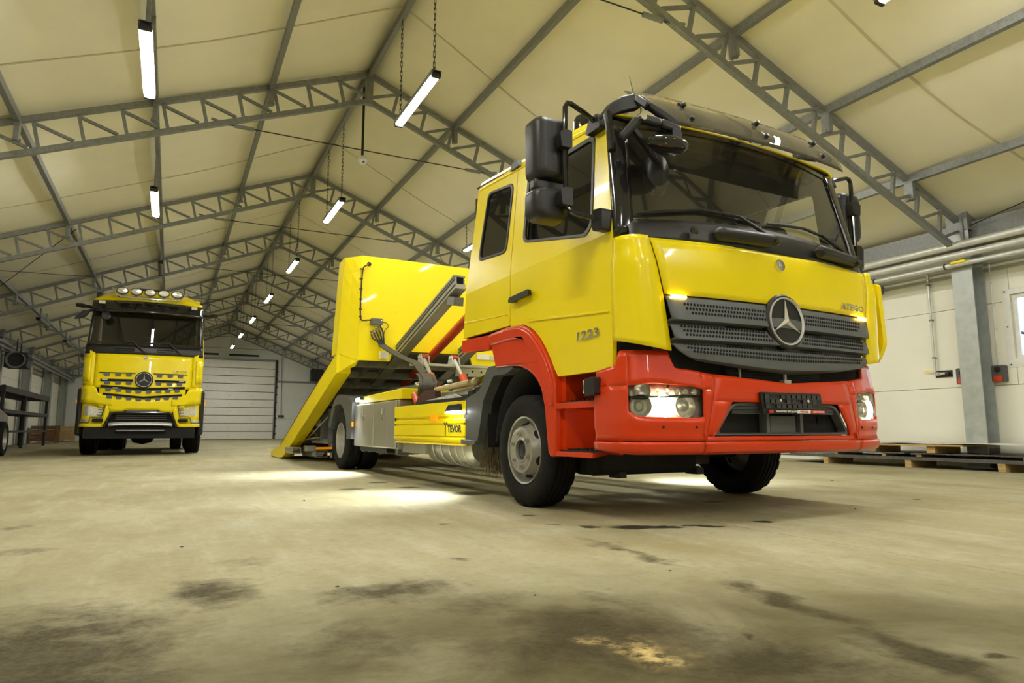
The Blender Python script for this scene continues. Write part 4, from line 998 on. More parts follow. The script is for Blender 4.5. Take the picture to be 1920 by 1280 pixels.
MB().prism(rpoly([(-.83, 2.33), (-.755, 2.31), (-.755, 2.255), (-.83, 2.26)], .01), lambda u, v, w_: (u, w_, v), .075, .125).build('mirror_bracket', BLK, gfr, bevel=.008)
m = MB(); m.lathe([(.004, -.055), (.09, -.05), (.138, -.02), (.145, .0), (.13, .025), (.08, .04), (0, .045)], (0, 0, 0), (0, 0, 1), 24)
m.v = [(v[0]*1.05-.86, v[1]*.62+.09, v[2]*.85+2.215+.02*v[0]) for v in m.v]; fm = m.build('kerb_mirror', BLKG, gfr, ang=50)
MB().box(-.93, -.80, .028, .04, 2.185, 2.20).build('mirror_edge', CHR, gfr, ang=0)
m = MB(); m.lathe([(.01, -.05), (.10, -.045), (.115, .0), (.09, .05), (0, .08)], (0, 0, 0), (0, -1, 0), 20)
m.v = [(v[0]*.8-.77, v[1]*.8+.30, v[2]*1.25+2.12) for v in m.v]; m.build('ramp_mirror', BLK, gfr, ang=50)
MB().bar((-.98, .27, 2.38), (-.80, .25, 2.17), .03, .03).build('ramp_mirror_arm', BLK, gfr)
# roof furniture
MB().lathe([(.07, 0), (.07, .07), (.055, .10), (0, .11)], (-.93, .86, 2.60), (0, 0, 1), 16).build('beacon', BLKG, T)
MB().lathe([(.05, 0), (.05, .03), (.04, .09), (.02, .11), (0, .115)], (.30, .55, 2.62), (0, 0, 1), 16).build('roof_dome_lamp', CLEAR, T)
for x, y, l, dx in ((-.955, .27, .14, -.02), (-.08, .50, .06, -.01)): MB().tube([(x, y, 2.58), (x+dx, y+.02, 2.58+l)], [.004, .002], 5).build('antenna', BLK, T)
for s in (-1, 1): MB().prism(rpoly([(1.52, 2.56), (1.66, 2.56), (1.63, 2.61), (1.55, 2.62)], .01), lambda u, v, w_, s=s: (s*(1.03+w_), u, v), 0, .055).build('side_roof_lamp', MUD, T, bevel=.01)
# cab interior
for x, nm in ((-.55, 'passenger_seat'), (.50, 'driver_seat')):
    se = MB().prism(rpoly([(1.05, 1.42), (1.55, 1.42), (1.55, 1.60), (1.02, 1.62)], .04), lambda u, v, w_: (x+w_, u, v), -.25, .25).prism(rpoly([(1.42, 1.5), (1.58, 1.5), (1.74, 2.14), (1.62, 2.14)], .04), lambda u, v, w_: (x+w_, u, v), -.24, .24).build(nm, INT, T, bevel=.03)
    MB().prism(rpoly([(1.62, 2.16), (1.75, 2.16), (1.76, 2.36), (1.66, 2.36)], .04), lambda u, v, w_: (x+w_, u, v), -.14, .14).build('headrest', INT, se, bevel=.03)
MB().prism([(.34, 1.35), (.75, 1.35), (.66, 1.70), (.34, 1.775), (.31, 1.74)], lambda u, v, w_: (w_, u, v), -1.02, 1.02).build('dashboard', INT, T, bevel=.03)
MB().patch(lambda u, v: (lerp(-1.02, 1.02, u), lerp(ws_y(lerp(-1.02, 1.02, u), 1.79)+.012, .45, v), 1.775-.01*v), 20, 3).build('dash_top', INT, T, ang=60, solid=.01)
sw = MB(); c = Vector((.50, .86, 1.78)); ax = Vector((0, -.62, .78)); u_ = Vector((1, 0, 0)); v_ = ax.cross(u_)
sw.tube([c+(u_*math.cos(R(a))+v_*math.sin(R(a)))*.22 for a in range(0, 360, 15)], .015, 8, True).tube([c-u_*.21, c+u_*.21], .02, 8).tube([c, c-ax*.2], .035, 10)
sw.build('steering_wheel', INT, T)
MB().patch(lambda u, v: (lerp(-1.05, 1.05, u), lerp(.40, 2.34, v), zst(lerp(.40, 2.34, v))+.03), 2, 2).build('headliner', INT, T, ang=0, solid=.01)
hv = MB().box(-.9, .9, .42, .52, 2.40, 2.50).build('header_shelf', INT, T, bevel=.02)
MB().prism(rpoly([(.34, 1.80), (.62, 1.80), (.60, 2.0), (.40, 2.03), (.34, 1.98)], .04), lambda u, v, w_: (u, w_, v), .46, .52).build('dash_display', BLK, T, bevel=.01)
# ------------------------------------------------------------------ side equipment between the axles (kerb side is the visible one)
for s in (-1, 1):
    f = lambda u, v, w_, s=s: (s*(1.135-w_), u, v)
    MB().prism(rpoly([(2.39, .42), (2.39, .79), (2.09, .85), (1.93, 1.03), (1.56, 1.035), (1.50, .99), (1.62, .955), (1.83, .955), (2.01, .77), (2.06, .60), (2.12, .42)], .03), f, -.005, .08).build('mudguard', MUD, T, ang=30, bevel=.012)
    MB().prism([(2.37, .43), (2.37, .77), (2.07, .83), (1.92, 1.0), (1.60, 1.0), (1.62, .958), (1.83, .958), (2.01, .78), (2.06, .61), (2.12, .43)], f, .08, .40).build('mudguard_liner', DARK, T, ang=0)
    MB().prism([(2.39, .42), (2.12, .42), (2.10, .45), (2.39, .46)], f, -.03, .03).build('mudguard_lip', MUD, T, bevel=.006)
    # yellow side guard with pressed ribs
    PRF = [(.0, .785), (-.010, .78), (-.012, .668), (.012, .655), (.012, .640), (-.012, .628), (-.012, .60), (.004, .593), (.004, .585), (-.012, .578), (-.012, .486), (.003, .482), (.003, .476), (-.012, .472), (-.016, .455), (.0, .44), (.02, .43), (.0, .405), (.02, .405), (.04, .43), (.03, .785)]
    sg = MB(); fnp = lambda u, v, w_, s=s: (s*(1.135-u), w_, v)
    sg.prism(PRF, fnp, 2.34, 4.20); side = sg.build('side_guard', YELB, T, ang=30)
    sg = MB().prism(rpoly([(2.55, .70), (2.73, .70), (2.66, .752), (2.42, .758), (2.40, .70)], .008), f, -.035, .0).build('work_lamp', BLKG, T, bevel=.004)
    MB().add([(s*1.172, 2.41, .702), (s*1.172, 2.70, .698), (s*1.185, 2.69, .682), (s*1.185, 2.415, .688), (s*1.14, 2.70, .682), (s*1.14, 2.41, .684)], [(0, 1, 2, 3), (3, 2, 4, 5)]).build('lamp_glow_panel', WORK, sg, ang=0)
    MB().prism(rpoly([(2.97, .615), (3.09, .615), (3.09, .675), (2.97, .675)], .008), f, -.03, .0).build('side_marker', ORG, side, bevel=.005)
    MB().box(min(s*1.13, s*1.14), max(s*1.13, s*1.14), 4.185, 4.20, .55, .67).build('guard_slot', HOLE, side, ang=0)
    Mx = face_M((s*1.149, 2.565, .545), (0, s, 0), (0, 0, 1))
    text_mesh('guard_lettering', 'TEVOR', HOLE, .085, .002, side, Mx, .30, .002)
    lg = MB(); lx = lambda q: (s*1.150, 2.565+s*q[0], .545+q[1])
    lg.add([lx(q) for q in ((-.205, -.06), (-.190, -.06), (-.188, .035), (-.200, .035))], [(0, 1, 2, 3)]).add([lx(q) for q in ((-.200, .03), (-.228, .045), (-.236, .062), (-.205, .05))], [(0, 1, 2, 3)]).add([lx(q) for q in ((-.190, .03), (-.178, .058), (-.150, .072), (-.165, .048))], [(0, 1, 2, 3)])
    lg.build('guard_logo', HOLE, side, ang=0, solid=.002)
    # aluminium tool box
    bx = MB().box(min(s*.72, s*1.10), max(s*.72, s*1.10), 4.21, 5.90, .33, .865).build('tool_box', ALU, T, ang=0, bevel=.01)
    for a, b, lat in ((4.22, 5.04, 4.66), (5.05, 5.89, 5.45)):
        dr = MB().box(min(s*1.10, s*1.128), max(s*1.10, s*1.128), a, b, .335, .86).build('tool_box_door', ALU, T, ang=0, bevel=.012)
        MB().prism(rrect(lat-.035, lat+.035, .70, .80, .012), lambda u, v, w_, s=s: (s*(1.128+w_), u, v), 0, .006).build('latch_plate', ALU, dr, bevel=.003)
        MB().tube([(s*1.142, lat-.02, .785), (s*1.142, lat-.02, .715), (s*1.142, lat+.02, .715), (s*1.142, lat+.02, .785)], .005, 6).build('latch_handle', CHR, dr)
        MB().lathe([(.018, 0), (.016, .01), (0, .012)], (s*1.128, lat, .672), (s, 0, 0), 12).build('lock', CHR, dr)
    MB().box(min(s*1.0, s*1.1), max(s*1.0, s*1.1), 4.6, 5.7, .28, .33).build('box_bracket', DSTEEL, T, ang=0)
    for y in (4.4, 4.75, 5.1, 5.45, 5.75): MB().box(min(s*.85, s*1.05), max(s*.85, s*1.05), y-.04, y+.04, .265, .33).build('bracket_tab', GALV, T, ang=0)
    lid = MB().prism([(4.12, .872), (4.12, .985), (5.72, .955), (5.78, .94), (5.78, .872)], lambda u, v, w_, s=s: (s*w_, u, v), .55, 1.10).build('locker_lid', YELB, T, bevel=.006)
    wl = MB().prism([(5.56, .91), (5.78, .905), (5.74, .95), (5.60, .955)], lambda u, v, w_, s=s: (s*(1.10+w_), u, v), 0, .05).build('rear_work_lamp', BLKG, T, bevel=.004)
    MB().add([(s*1.105, 5.56, .905), (s*1.155, 5.57, .905), (s*1.155, 5.77, .90), (s*1.105, 5.78, .90), (s*1.158, 5.76, .935), (s*1.158, 5.58, .94)], [(0, 1, 2, 3), (1, 5, 4, 2)]).build('lamp_glow_panel', WORK, wl, ang=0)
    # real lamps inside the work lights
    for y, z, tilt, e in ((2.56, .69, R(38), 120), (5.67, .90, R(32), 160)):
        ld = D.lights.new('work_light', 'SPOT'); ld.energy = e if s < 0 else e*.8; ld.spot_size = R(105); ld.spot_blend = .9; ld.color = (.88, .95, 1.0); ld.shadow_soft_size = .05
        lo = D.objects.new('work_light', ld); COL.objects.link(lo); lo.parent = T; lo.location = (s*1.20, y, z); lo.rotation_euler = (0, s*tilt*-1 if s < 0 else -tilt, 0)
        lo.rotation_euler = (0, -tilt if s > 0 else tilt, 0)
    MB().box(min(s*1.15, s*1.165), max(s*1.15, s*1.165), 5.85, 5.92, .58, .64).build('rear_marker', ORG, T, ang=0, bevel=.004)
    # air tank with ribs behind the guard
    tk = MB().lathe([(0, -.55), (.14, -.53), (.17, -.48), (.17, .48), (.14, .53), (0, .55)], (s*.86, 3.05, .38), (0, 1, 0), 28).build('air_tank', ALU, T)
    for y in (-.42, -.25, -.1, .1, .3): MB().lathe([(.173, -.012), (.178, -.008), (.178, .008), (.173, .012)], (s*.86, 3.05+y, .38), (0, 1, 0), 28).build('tank_strap', GALVL, tk)
    MB().box(min(s*.62, s*1.05), max(s*.62, s*1.05), 3.5, 4.2, .30, .42).build('battery_tray', ALU, T, ang=0)
    # rear mudguard
    c0 = (6.60, .40); pts = [(5.90, .42), (5.90, .90), (6.08, .985)] + [(c0[0]+.60*math.cos(R(a)), c0[1]+.63*math.sin(R(a))) for a in (105, 90, 75, 60, 45, 30, 18)] + [(c0[0]+.47*math.cos(R(a)), c0[1]+.50*math.sin(R(a))) for a in (18, 35, 55, 75, 90, 105, 125, 145, 165)] + [(6.14, .42)]
    MB().prism(pts, lambda u, v, w_, s=s: (s*(1.165-w_), u, v), 0, .52).build('rear_mudguard', MUD, T, ang=35, bevel=.012)
# bristle flap behind the front wheel
bm_ = MB(); random.seed(11)
for i in range(420):
    x = -random.uniform(.78, 1.08); y = random.uniform(2.02, 2.14); l = random.uniform(.16, .27); dx, dy = random.uniform(-.05, .05), random.uniform(-.05, .05); r = .0035
    bm_.v += [(x-r, y, .40), (x+r, y, .40), (x, y+r, .40), (x+dx, y+dy, .40-l)]; o = len(bm_.v)-4; bm_.f += [(o, o+1, o+3), (o+1, o+2, o+3), (o+2, o, o+3)]
tag(bm_.build('spray_bristle', BRIS, T, ang=0), kind='stuff')
MB().box(-1.08, -.76, 2.04, 2.12, .36, .75).build('spray_flap', DARK, T, ang=0)
# working deck between cab and body: step plate, handles, cylinders
MB().box(-1.02, -.40, 2.6, 3.9, .80, .83).build('deck_plate', DSTEEL, T, ang=0)
cp = MB().prism([(2.82, .80), (3.95, .80), (3.95, .818), (2.95, .870), (2.82, .84)], lambda u, v, w_: (w_, u, v), -1.0, -.96).build('perforated_step', GALVL, T, ang=0)
for k in range(17): MB().box(-1.008, -.99, 2.92+.06*k, 2.945+.06*k, .80, .862-.003*k).build('tread_rib', WHITE, cp, ang=0)
MB().tube([(-.93, 2.72, .965), (-.93, 3.55, .945)], [.030, .024], 10).build('rolled_canvas', TAN, T)
MB().tube([(-.90, 2.72, .925), (-.92, 3.1, .91)], .018, 10).build('rolled_canvas', TAN, T)
MB().lathe([(0, -.05), (.035, -.03), (.04, .02), (.025, .05), (0, .052)], (-.93, 2.60, .965), (0, 1, 0), 14).build('handle_knob', TAN, T)
MB().box(-.90, -.80, 2.75, 3.48, .86, .915).build('tool_tray', GALVL, T, ang=0, bevel=.008)
MB().prism(rpoly([(3.45, .80), (4.05, .80), (3.95, .90), (3.75, .945), (3.50, .94)], .05), lambda u, v, w_: (w_, u, v), -.97, -.90).build('leather_strap', RUST, T, bevel=.01)
MB().box(-.95, -.85, 2.46, 2.58, .83, .93).box(-.95, -.85, 2.62, 2.74, .83, .905).build('valve_block', BLK, T, ang=0, bevel=.02)
MB().tube([(-.95, 4.0, .80), (-.95, 4.13, .915)], .036, 10).build('red_can', REDH, T)
MB().lathe([(.037, 0), (.03, .02), (.018, .035), (0, .04)], (-.95, 4.13, .915), (0, .75, .66), 12).build('can_cap', WHITE, T)
MB().tube([(-.55, 5.2, 1.12), (-.5, 5.0, 1.13), (-.45, 4.8, 1.10), (-.55, 4.75, 1.08), (-.6, 5.0, 1.09), (-.55, 5.2, 1.12)], .012, 6).build('rope_loop', GALVL, T)
# sub-frame cross plate with clevises
def P_(x, y, z): return (x, y, z)
xp = MB().box(-.60, .62, 5.12, 5.30, 1.345, 1.375).build('cross_plate', GALVL, T, ang=0)
gp_ = MB().prism([(.08, 1.40), (.47, 1.40), (.64, 1.37), (.43, 1.245), (.06, 1.245)], lambda u, v, w_: (u, w_, v), 5.35, 5.37).build('gusset_plate', GALVL, T, ang=0)
for x, z in ((.38, 1.365), (.44, 1.31), (.31, 1.315), (.23, 1.27)): MB().lathe([(.014, 0), (0, .001)], (x, 5.348, z), (0, -1, 0), 10).build('bolt_hole', HOLE, gp_, ang=0)
for x in (-.44, -.02):
    cl = MB()
    for dx in (-.045, .045): cl.prism([(5.12, 1.375), (5.32, 1.375), (5.25, 1.50), (5.19, 1.50)], lambda u, v, w_: (x+dx+w_, u, v), -.008, .008)
    cl.build('clevis', GALVL, T, ang=0); MB().tube([(x-.075, 5.21, 1.46), (x+.075, 5.21, 1.46)], .022, 10).build('clevis_pin', GALVL, T)
    MB().lathe([(.035, -.035), (.045, -.03), (.045, .03), (.035, .035)], (x, 5.21, 1.46), (1, 0, 0), 14, cap=True).build('rod_eye', REDH, T)
    e = Vector((x-.10, 4.58, 1.06)); st = Vector((x, 5.21, 1.45)); MB().tube([st, lerp(st, e, .72)], .024, 12).build('piston_rod', GALVL, T)
    MB().tube([lerp(st, e, .66), e], .048, 14).build('cylinder_barrel', REDH, T)
MB().tube([(0.0, 3.1, 2.48), (0.0, 5.0, 1.90), (0.0, 7.3, 1.22)], .062, 14).build('main_cylinder', REDH, T)
MB().tube([(0.0, 2.9, 2.54), (0, 3.2, 2.45)], .035, 10).build('main_rod', CHR, T)
# tilting rails
for x in (-.47, .47):
    rl = MB(); p0, p1 = Vector((x, 4.02, 2.20)), Vector((x, 7.3, 1.25)); d = (p1-p0).normalized()
    rail = MB().bar(p0, p1, .12, .16).build('tilt_rail', RAILM, T, ang=0)
    up = Vector((0, -d.z, d.y)); up = up if up.z > 0 else -up
    MB().bar(p0+up*.075, p1+up*.075, .15, .022).bar(p0-up*.075, p1-up*.075, .14, .018).build('rail_flange', RAILM, rail, ang=0)
    for q in (-.035, .03): MB().bar(p0+up*q+Vector((-.061, 0, 0)), p1+up*q+Vector((-.061, 0, 0)), .004, .02).bar(p0+up*q+Vector((.061, 0, 0)), p1+up*q+Vector((.061, 0, 0)), .004, .02).build('rail_groove', DSTEEL, rail, ang=0)
    MB().box(x-.04, x+.04, -.004, .004, -.055, .055, Matrix.Translation(Vector((0, p0.y-.003, p0.z)))).build('rail_mouth', HOLE, rail, ang=0)
    MB().bar((x, 4.25, 2.02), (x, 4.05, 1.98), .12, .10).build('rail_stop', GALV, rail, ang=0)
    MB().bar((x, 7.2, 1.24), (x, 10.3, .27), .12, .10).build('lower_slide_rail', FRAME, T, ang=0)
    MB().bar((x, 5.3, 1.0), (x, 8.2, 1.0), .10, .22).build('sub_frame', FRAME, T, ang=0)
# sliding bed
bed = T
HBY = 6.05
hb = MB().prism([(-1.06, 1.47), (-.62, 1.47), (-.58, 1.62), (.58, 1.62), (.62, 1.47), (1.06, 1.47), (1.06, 2.915), (-1.06, 2.915)], lambda u, v, w_: (u, HBY+.0*(v-1.5)+w_, v), 0, .04).build('headboard', YELB, bed, ang=0, bevel=.004)
for s in (-1, 1):
    def wing_fn(u, v, s=s):
        z = lerp(1.60, 2.905, v); xo = 1.25; yo = lerp(6.44, 6.15, v)
        return (s*lerp(1.058, xo, u), lerp(HBY+.002, yo, u), z-.03*u)
    MB().patch(wing_fn, 2, 6).build('corner_wing', YELB, bed, ang=0, solid=.012)
    MB().patch(lambda u, v, s=s: (s*(1.25-.01*u), lerp(lerp(6.44, 6.15, v), lerp(6.78, 6.48, v), u), lerp(1.58, 2.875, v)-.0*u), 2, 4).build('side_return', YELB, bed, ang=0, solid=.02)
    MB().add([(s*1.06, HBY+.002, 1.60), (s*1.25, 6.44, 1.602), (s*1.25, 6.42, 1.315), (s*1.055, 6.22, 1.40), (s*1.06, HBY+.002, 1.468)], [(0, 1, 2, 3, 4)]).build('apron', YELB, bed, ang=0, solid=.015)
    MB().prism([(6.42, 1.62), (8.6, .945), (10.76, .235), (11.85, .115), (11.90, .03), (11.7, .004), (10.75, .004), (10.45, .035), (8.3, .715), (6.46, 1.315), (6.43, 1.34)], lambda u, v, w_, s=s: (s*w_, u, v), 1.055, 1.25).build('side_beam', YELB, bed, ang=0, bevel=.008)
    MB().prism([(6.42, 1.625), (8.6, .95), (10.76, .24), (10.76, .262), (8.6, .972), (6.42, 1.647)], lambda u, v, w_, s=s: (s*w_, u, v), 1.225, 1.245).build('edge_strip', RUST, bed, ang=0)
dk = lambda y: interp([(6.1, 1.60), (6.42, 1.52), (8.6, .845), (10.76, .16), (11.8, .05)], y)
MB().prism([(6.1, dk(6.1)), (6.42, dk(6.42)), (8.6, dk(8.6)), (10.76, dk(10.76)), (11.8, dk(11.8)), (11.8, dk(11.8)+.03), (10.76, dk(10.76)+.04), (8.6, dk(8.6)+.04), (6.1, dk(6.1)+.04)], lambda u, v, w_: (w_, u, v), -1.055, 1.055).build('bed_deck', FRAME, bed, ang=0)
for k in range(11):
    y = 6.45+.40*k; MB().bar((-1.05, y, dk(y)-.05), (1.05, y, dk(y)-.05), .06, .10).build('cross_member', FRAME, bed, ang=0)
for x in (-.80, .80): MB().bar((x, 6.3, dk(6.3)-.04), (x, 10.4, dk(10.4)-.04), .05, .08).build('stringer', FRAME, bed, ang=0)
# cable, junction box, hoses on the headboard
cb = MB().tube(catmull([(-.95, 6.03, 2.80), (-1.0, 6.02, 2.77), (-1.035, 6.02, 2.72), (-1.05, 6.025, 2.5), (-1.055, 6.025, 2.2), (-1.045, 6.025, 2.03), (-1.0, 6.025, 2.01), (-.94, 6.025, 2.02), (-.90, 6.025, 2.015)], 5), .009, 8).build('headboard_cable', BLK, hb)
MB().lathe([(.03, 0), (.024, .015), (0, .016)], (-.945, 6.05, 2.805), (0, -1, 0), 14).build('cable_gland', HOLE, hb)
for z in (2.72, 2.58, 2.44, 2.30, 2.16, 2.06): MB().box(-1.075, -1.035, 6.018, 6.045, z-.006, z+.006).build('cable_tie', BLK, hb, ang=0)
jb = MB().prism(rrect(-.91, -.75, 1.96, 2.045, .012), lambda u, v, w_: (u, w_, v), 5.985, 6.05).build('junction_box', GREY, hb, bevel=.008)
for x in (-.885, -.775): MB().lathe([(.012, 0), (.010, .006), (0, .007)], (x, 5.985, 2.015), (0, -1, 0), 10).build('box_screw', CHR, hb)
MB().tube(catmull([(-.75, 6.02, 2.0), (-.69, 6.0, 1.99), (-.67, 6.0, 1.94), (-.71, 6.0, 1.90), (-.73, 5.99, 1.83), (-.735, 5.95, 1.75)], 5), .005, 6).build('thin_wire', BLK, hb)
for k in range(5):
    x = -.90+.034*k; z = 1.845+.024*k
    MB().lathe([(.016, -.02), (.016, .03), (.010, .035)], (x, 6.035, z), (.2, -.35, -.9), 8).build('hose_fitting', CHR, hb)
    MB().tube(catmull([(x+.004, 6.02, z-.02), (x+.02, 5.99, z-.08), (-.815+.02*k, 5.97, 1.72), (-.80+.022*k, 5.95, 1.66)], 4), .011, 7).build('hydraulic_hose', BLK, hb)
MB().box(-.77, -.66, 6.0, 6.045, 1.50, 1.60).build('white_bracket', WHITE, hb, ang=0)
MB().box(.70, .90, 6.035, 6.048, 1.565, 1.64).build('white_sticker', WHITE, hb, ang=0); MB().box(.91, 1.0, 6.035, 6.048, 1.56, 1.62).build('grey_sticker', GALVL, hb, ang=0)
for k in range(14):
    random.seed(k); MB().lathe([(.010, 0), (.008, .004), (0, .005)], (random.choice([-1.03, -.55, -.2]), 6.05, random.uniform(1.9, 2.85)), (0, -1, 0), 6).build('rivet', YELB, hb)
# hose sleeve and energy chain swinging down to the frame
path = catmull([(-.77, 5.94, 1.67), (-.70, 5.75, 1.57), (-.62, 5.45, 1.45), (-.60, 5.05, 1.35), (-.66, 4.72, 1.245), (-.70, 4.5, 1.18)], 6)
m = MB()
for i, p in enumerate(path):
    for dx, dz in ((-.045, -.010), (.045, .012), (.04, .028), (-.05, .006)): m.v.append((p.x+dx, p.y, p.z+dz))
k = len(path); m.f = [(i*4+j, i*4+(j+1) % 4, (i+1)*4+(j+1) % 4, (i+1)*4+j) for i in range(k-1) for j in range(4)] + [(0, 1, 2, 3)]
m.build('hose_sleeve', HOSE, T, ang=30)
ch = catmull([(-.70, 4.5, 1.18), (-.74, 4.3, 1.12), (-.80, 4.12, 1.03), (-.83, 4.08, .93), (-.80, 4.12, .86)], 4)
cm_ = D.objects.new('energy_chain', None); COL.objects.link(cm_); cm_.parent = T
for i in range(len(ch)-1):
    a, b = ch[i], ch[i+1]; d = b-a; ln = MB()
    ln.bar(a+Vector((-.065, 0, 0)), a+Vector((-.065, 0, 0))+d*.9, .014, .075, (1, 0, 0)).bar(a+Vector((.065, 0, 0)), a+Vector((.065, 0, 0))+d*.9, .014, .075, (1, 0, 0)).bar(a+d*.3+Vector((-.06, 0, 0)), a+d*.3+Vector((.06, 0, 0)), .03, .05, d)
    ln.build('chain_link', HOSE, cm_, ang=0)
for k in range(4): MB().lathe([(.02, 0), (.02, .05), (0, .05)], (-.62+.03*k, 4.2, .93+.05*k), (.7, -.7, .1), 8).build('chain_fitting', WHITE, cm_)
# rear underlift, lockers and lamps
ul = D.objects.new('rear_underlift', None); COL.objects.link(ul); ul.parent = T
MB().box(-.62, .80, 9.35, 9.5, .22, .32).box(-.1, .1, 8.6, 10.6, .15, .27).build('lift_beam', GALVL, ul, ang=0, bevel=.006)
for x in (-.80, .7):
    MB().prism(rrect(x-.10, x+.10, .055, .19, .02), lambda u, v, w_: (u, w_, v), 9.2, 10.4, [rrect(x-.082, x+.082, .073, .172, .014)]).build('lift_tube', ALU, ul, ang=40)
for x0, x1, mt_ in ((-.55, -.36, GALVL), (-.30, -.05, ORG), (.05, .3, WHITE), (.35, .6, REDST)): MB().box(x0, x1, 9.15, 9.3, .10, .20).build('lift_bracket', mt_, ul, ang=0, bevel=.01)
MB().prism(rpoly([(-.66, .05), (-.45, .05), (-.4, .14), (-.66, .14)], .01), lambda u, v, w_: (u, w_, v), 8.95, 9.2).build('foot_plate', WHITE, ul, bevel=.006)
MB().box(-.55, .9, 8.85, 8.87, .245, .30).build('marker_board', WHST, ul, ang=0)
for k in range(5): MB().box(-.5+.28*k, -.36+.28*k, 8.843, 8.85, .245, .30).build('red_stripe', REDST, ul, ang=0)
OLIVE = mat('olive_locker_inside', (.20, .19, .10), .6, var=.15)
for y0, y1, nm in ((8.02, 8.52, 'side_locker'), (8.56, 9.0, 'tail_locker')):
    lk = MB().box(-.97, -.58, y0, y1, .36, .385).box(-.97, -.58, y0, y1, .85, .875).box(-.97, -.58, y0, y0+.02, .385, .85).box(-.97, -.58, y1-.02, y1, .385, .85).build(nm, GALV, T, ang=0)
    MB().box(-.60, -.58, y0+.02, y1-.02, .385, .85).build('locker_back', OLIVE, lk, ang=0)
MB().lathe([(.075, 0), (.075, .13), (.05, .15), (.04, .18), (0, .18)], (-.84, 8.14, .385), (0, 0, 1), 14).build('yellow_bottle', YELB, T)
MB().box(-.97, -.955, 8.57, 8.98, .60, .72).build('folded_cloth', WHST, T, ang=0, bevel=.006)
MB().box(-1.0, -.58, 7.9, 9.1, .32, .36).build('locker_tray', GALV, T, ang=0)
for z in (.46, .52, .58, .64): MB().box(-.9, .9, 9.6, 9.62, z, z+.03).build('reflector_strip', WHST if int(z*100) % 4 else REDST, T, ang=0)
MB().tube([(-1.0, 7.95, .74), (-1.02, 9.6, .33)], .009, 6).tube([(-.99, 8.5, .80), (-1.02, 9.4, .48)], .008, 6).build('stay_rod', GALVL, T)
fl_ = MB().box(-1.24, -1.12, 9.42, 9.5, .65, .72).build('tail_work_lamp', BLK, T, ang=0, bevel=.01)
MB().box(-1.22, -1.14, 9.412, 9.42, .66, .71).build('lamp_glow_panel', WORK, fl_, ang=0)
ld = D.lights.new('tail_light', 'POINT'); ld.energy = 45; ld.color = (1, .97, .9); ld.shadow_soft_size = .06
lo = D.objects.new('tail_light', ld); COL.objects.link(lo); lo.parent = T; lo.location = (-1.12, 8.95, .62)
MB().prism([(-1.05, .50), (-.84, .50), (-.84, .66), (-1.0, .66)], lambda u, v, w_: (u, w_, v), 9.38, 9.42).build('yellow_tail_cover', YELB, T, ang=0, bevel=.008)
MB().prism(rpoly([(-1.02, .70), (-.78, .70), (-.74, .79), (-.98, .77)], .02), lambda u, v, w_: (u, w_, v), 9.35, 9.45).build('striped_cover', WHST, T, ang=0, bevel=.01)
for x in (-.97, -.88): MB().box(x, x+.035, 9.342, 9.352, .705, .77).build('red_stripe', REDST, T, ang=0)
MB().prism(rrect(-1.30, -1.14, .13, .24, .02), lambda u, v, w_: (u, w_, v), 9.25, 9.9, [rrect(-1.285, -1.155, .148, .222, .014)]).build('outrigger_tube', ALU, T, ang=40)
MB().box(-1.08, -.90, 9.2, 9.4, .17, .27).build('outrigger_block', GALVL, T, ang=0, bevel=.012); MB().box(-.88, -.55, 9.3, 9.36, .20, .235).build('orange_reflector', ORG, T, ang=0)
MB().prism(rpoly([(-.93, .08), (-.78, .08), (-.72, .16), (-.93, .16)], .01), lambda u, v, w_: (u, w_, v), 9.25, 9.4).build('foot_plate', WHITE, T, bevel=.006)
MB().prism(rpoly([(8.6, .40), (9.4, .36), (9.4, .38), (8.6, .42)], .004), lambda u, v, w_: (w_, u, v), -1.05, -.55).build('tail_shelf', ALU, T, ang=0)
for s in (-1, 1): MB().box(s*.93-.12, s*.93+.12, 7.35, 7.38, .12, .55).build('mud_flap', DARK, T, ang=0)
# ================================================================== second truck (local frame like the first)
A = thing('tipper_truck', 'tall yellow truck with chrome bar of five roof lamps, parked by the left wall', 'truck', (ARX, ARY, 0), 0)
def a_hw(z): return interp([(1.45, 1.13), (2.2, 1.13), (3.1, 1.07), (3.4, 1.04)], z)
def a_y(x, z): return interp([(.6, .04), (1.4, .02), (2.15, .09), (2.36, .125), (3.12, .255), (3.4, .36), (3.7, .75)], z) + .10*(x/1.1)**2
def a_front(hw_fn, z0, z1, off=0.0):
    f = lambda q: q if callable(q) else (lambda *_: q)
    Z0, Z1 = f(z0), f(z1)
    def fn(u, v):
        t = u*2-1; z = lerp(Z0(t), Z1(t), v); x = t*f(hw_fn)(z); return (x, a_y(x, z)+off, z)
    return fn
MB().patch(a_front(lambda z: .93, lambda t: 1.385+.055*t*t, 2.155), 24, 10).build('front_hood', YEL, A, ang=60, solid=.02)
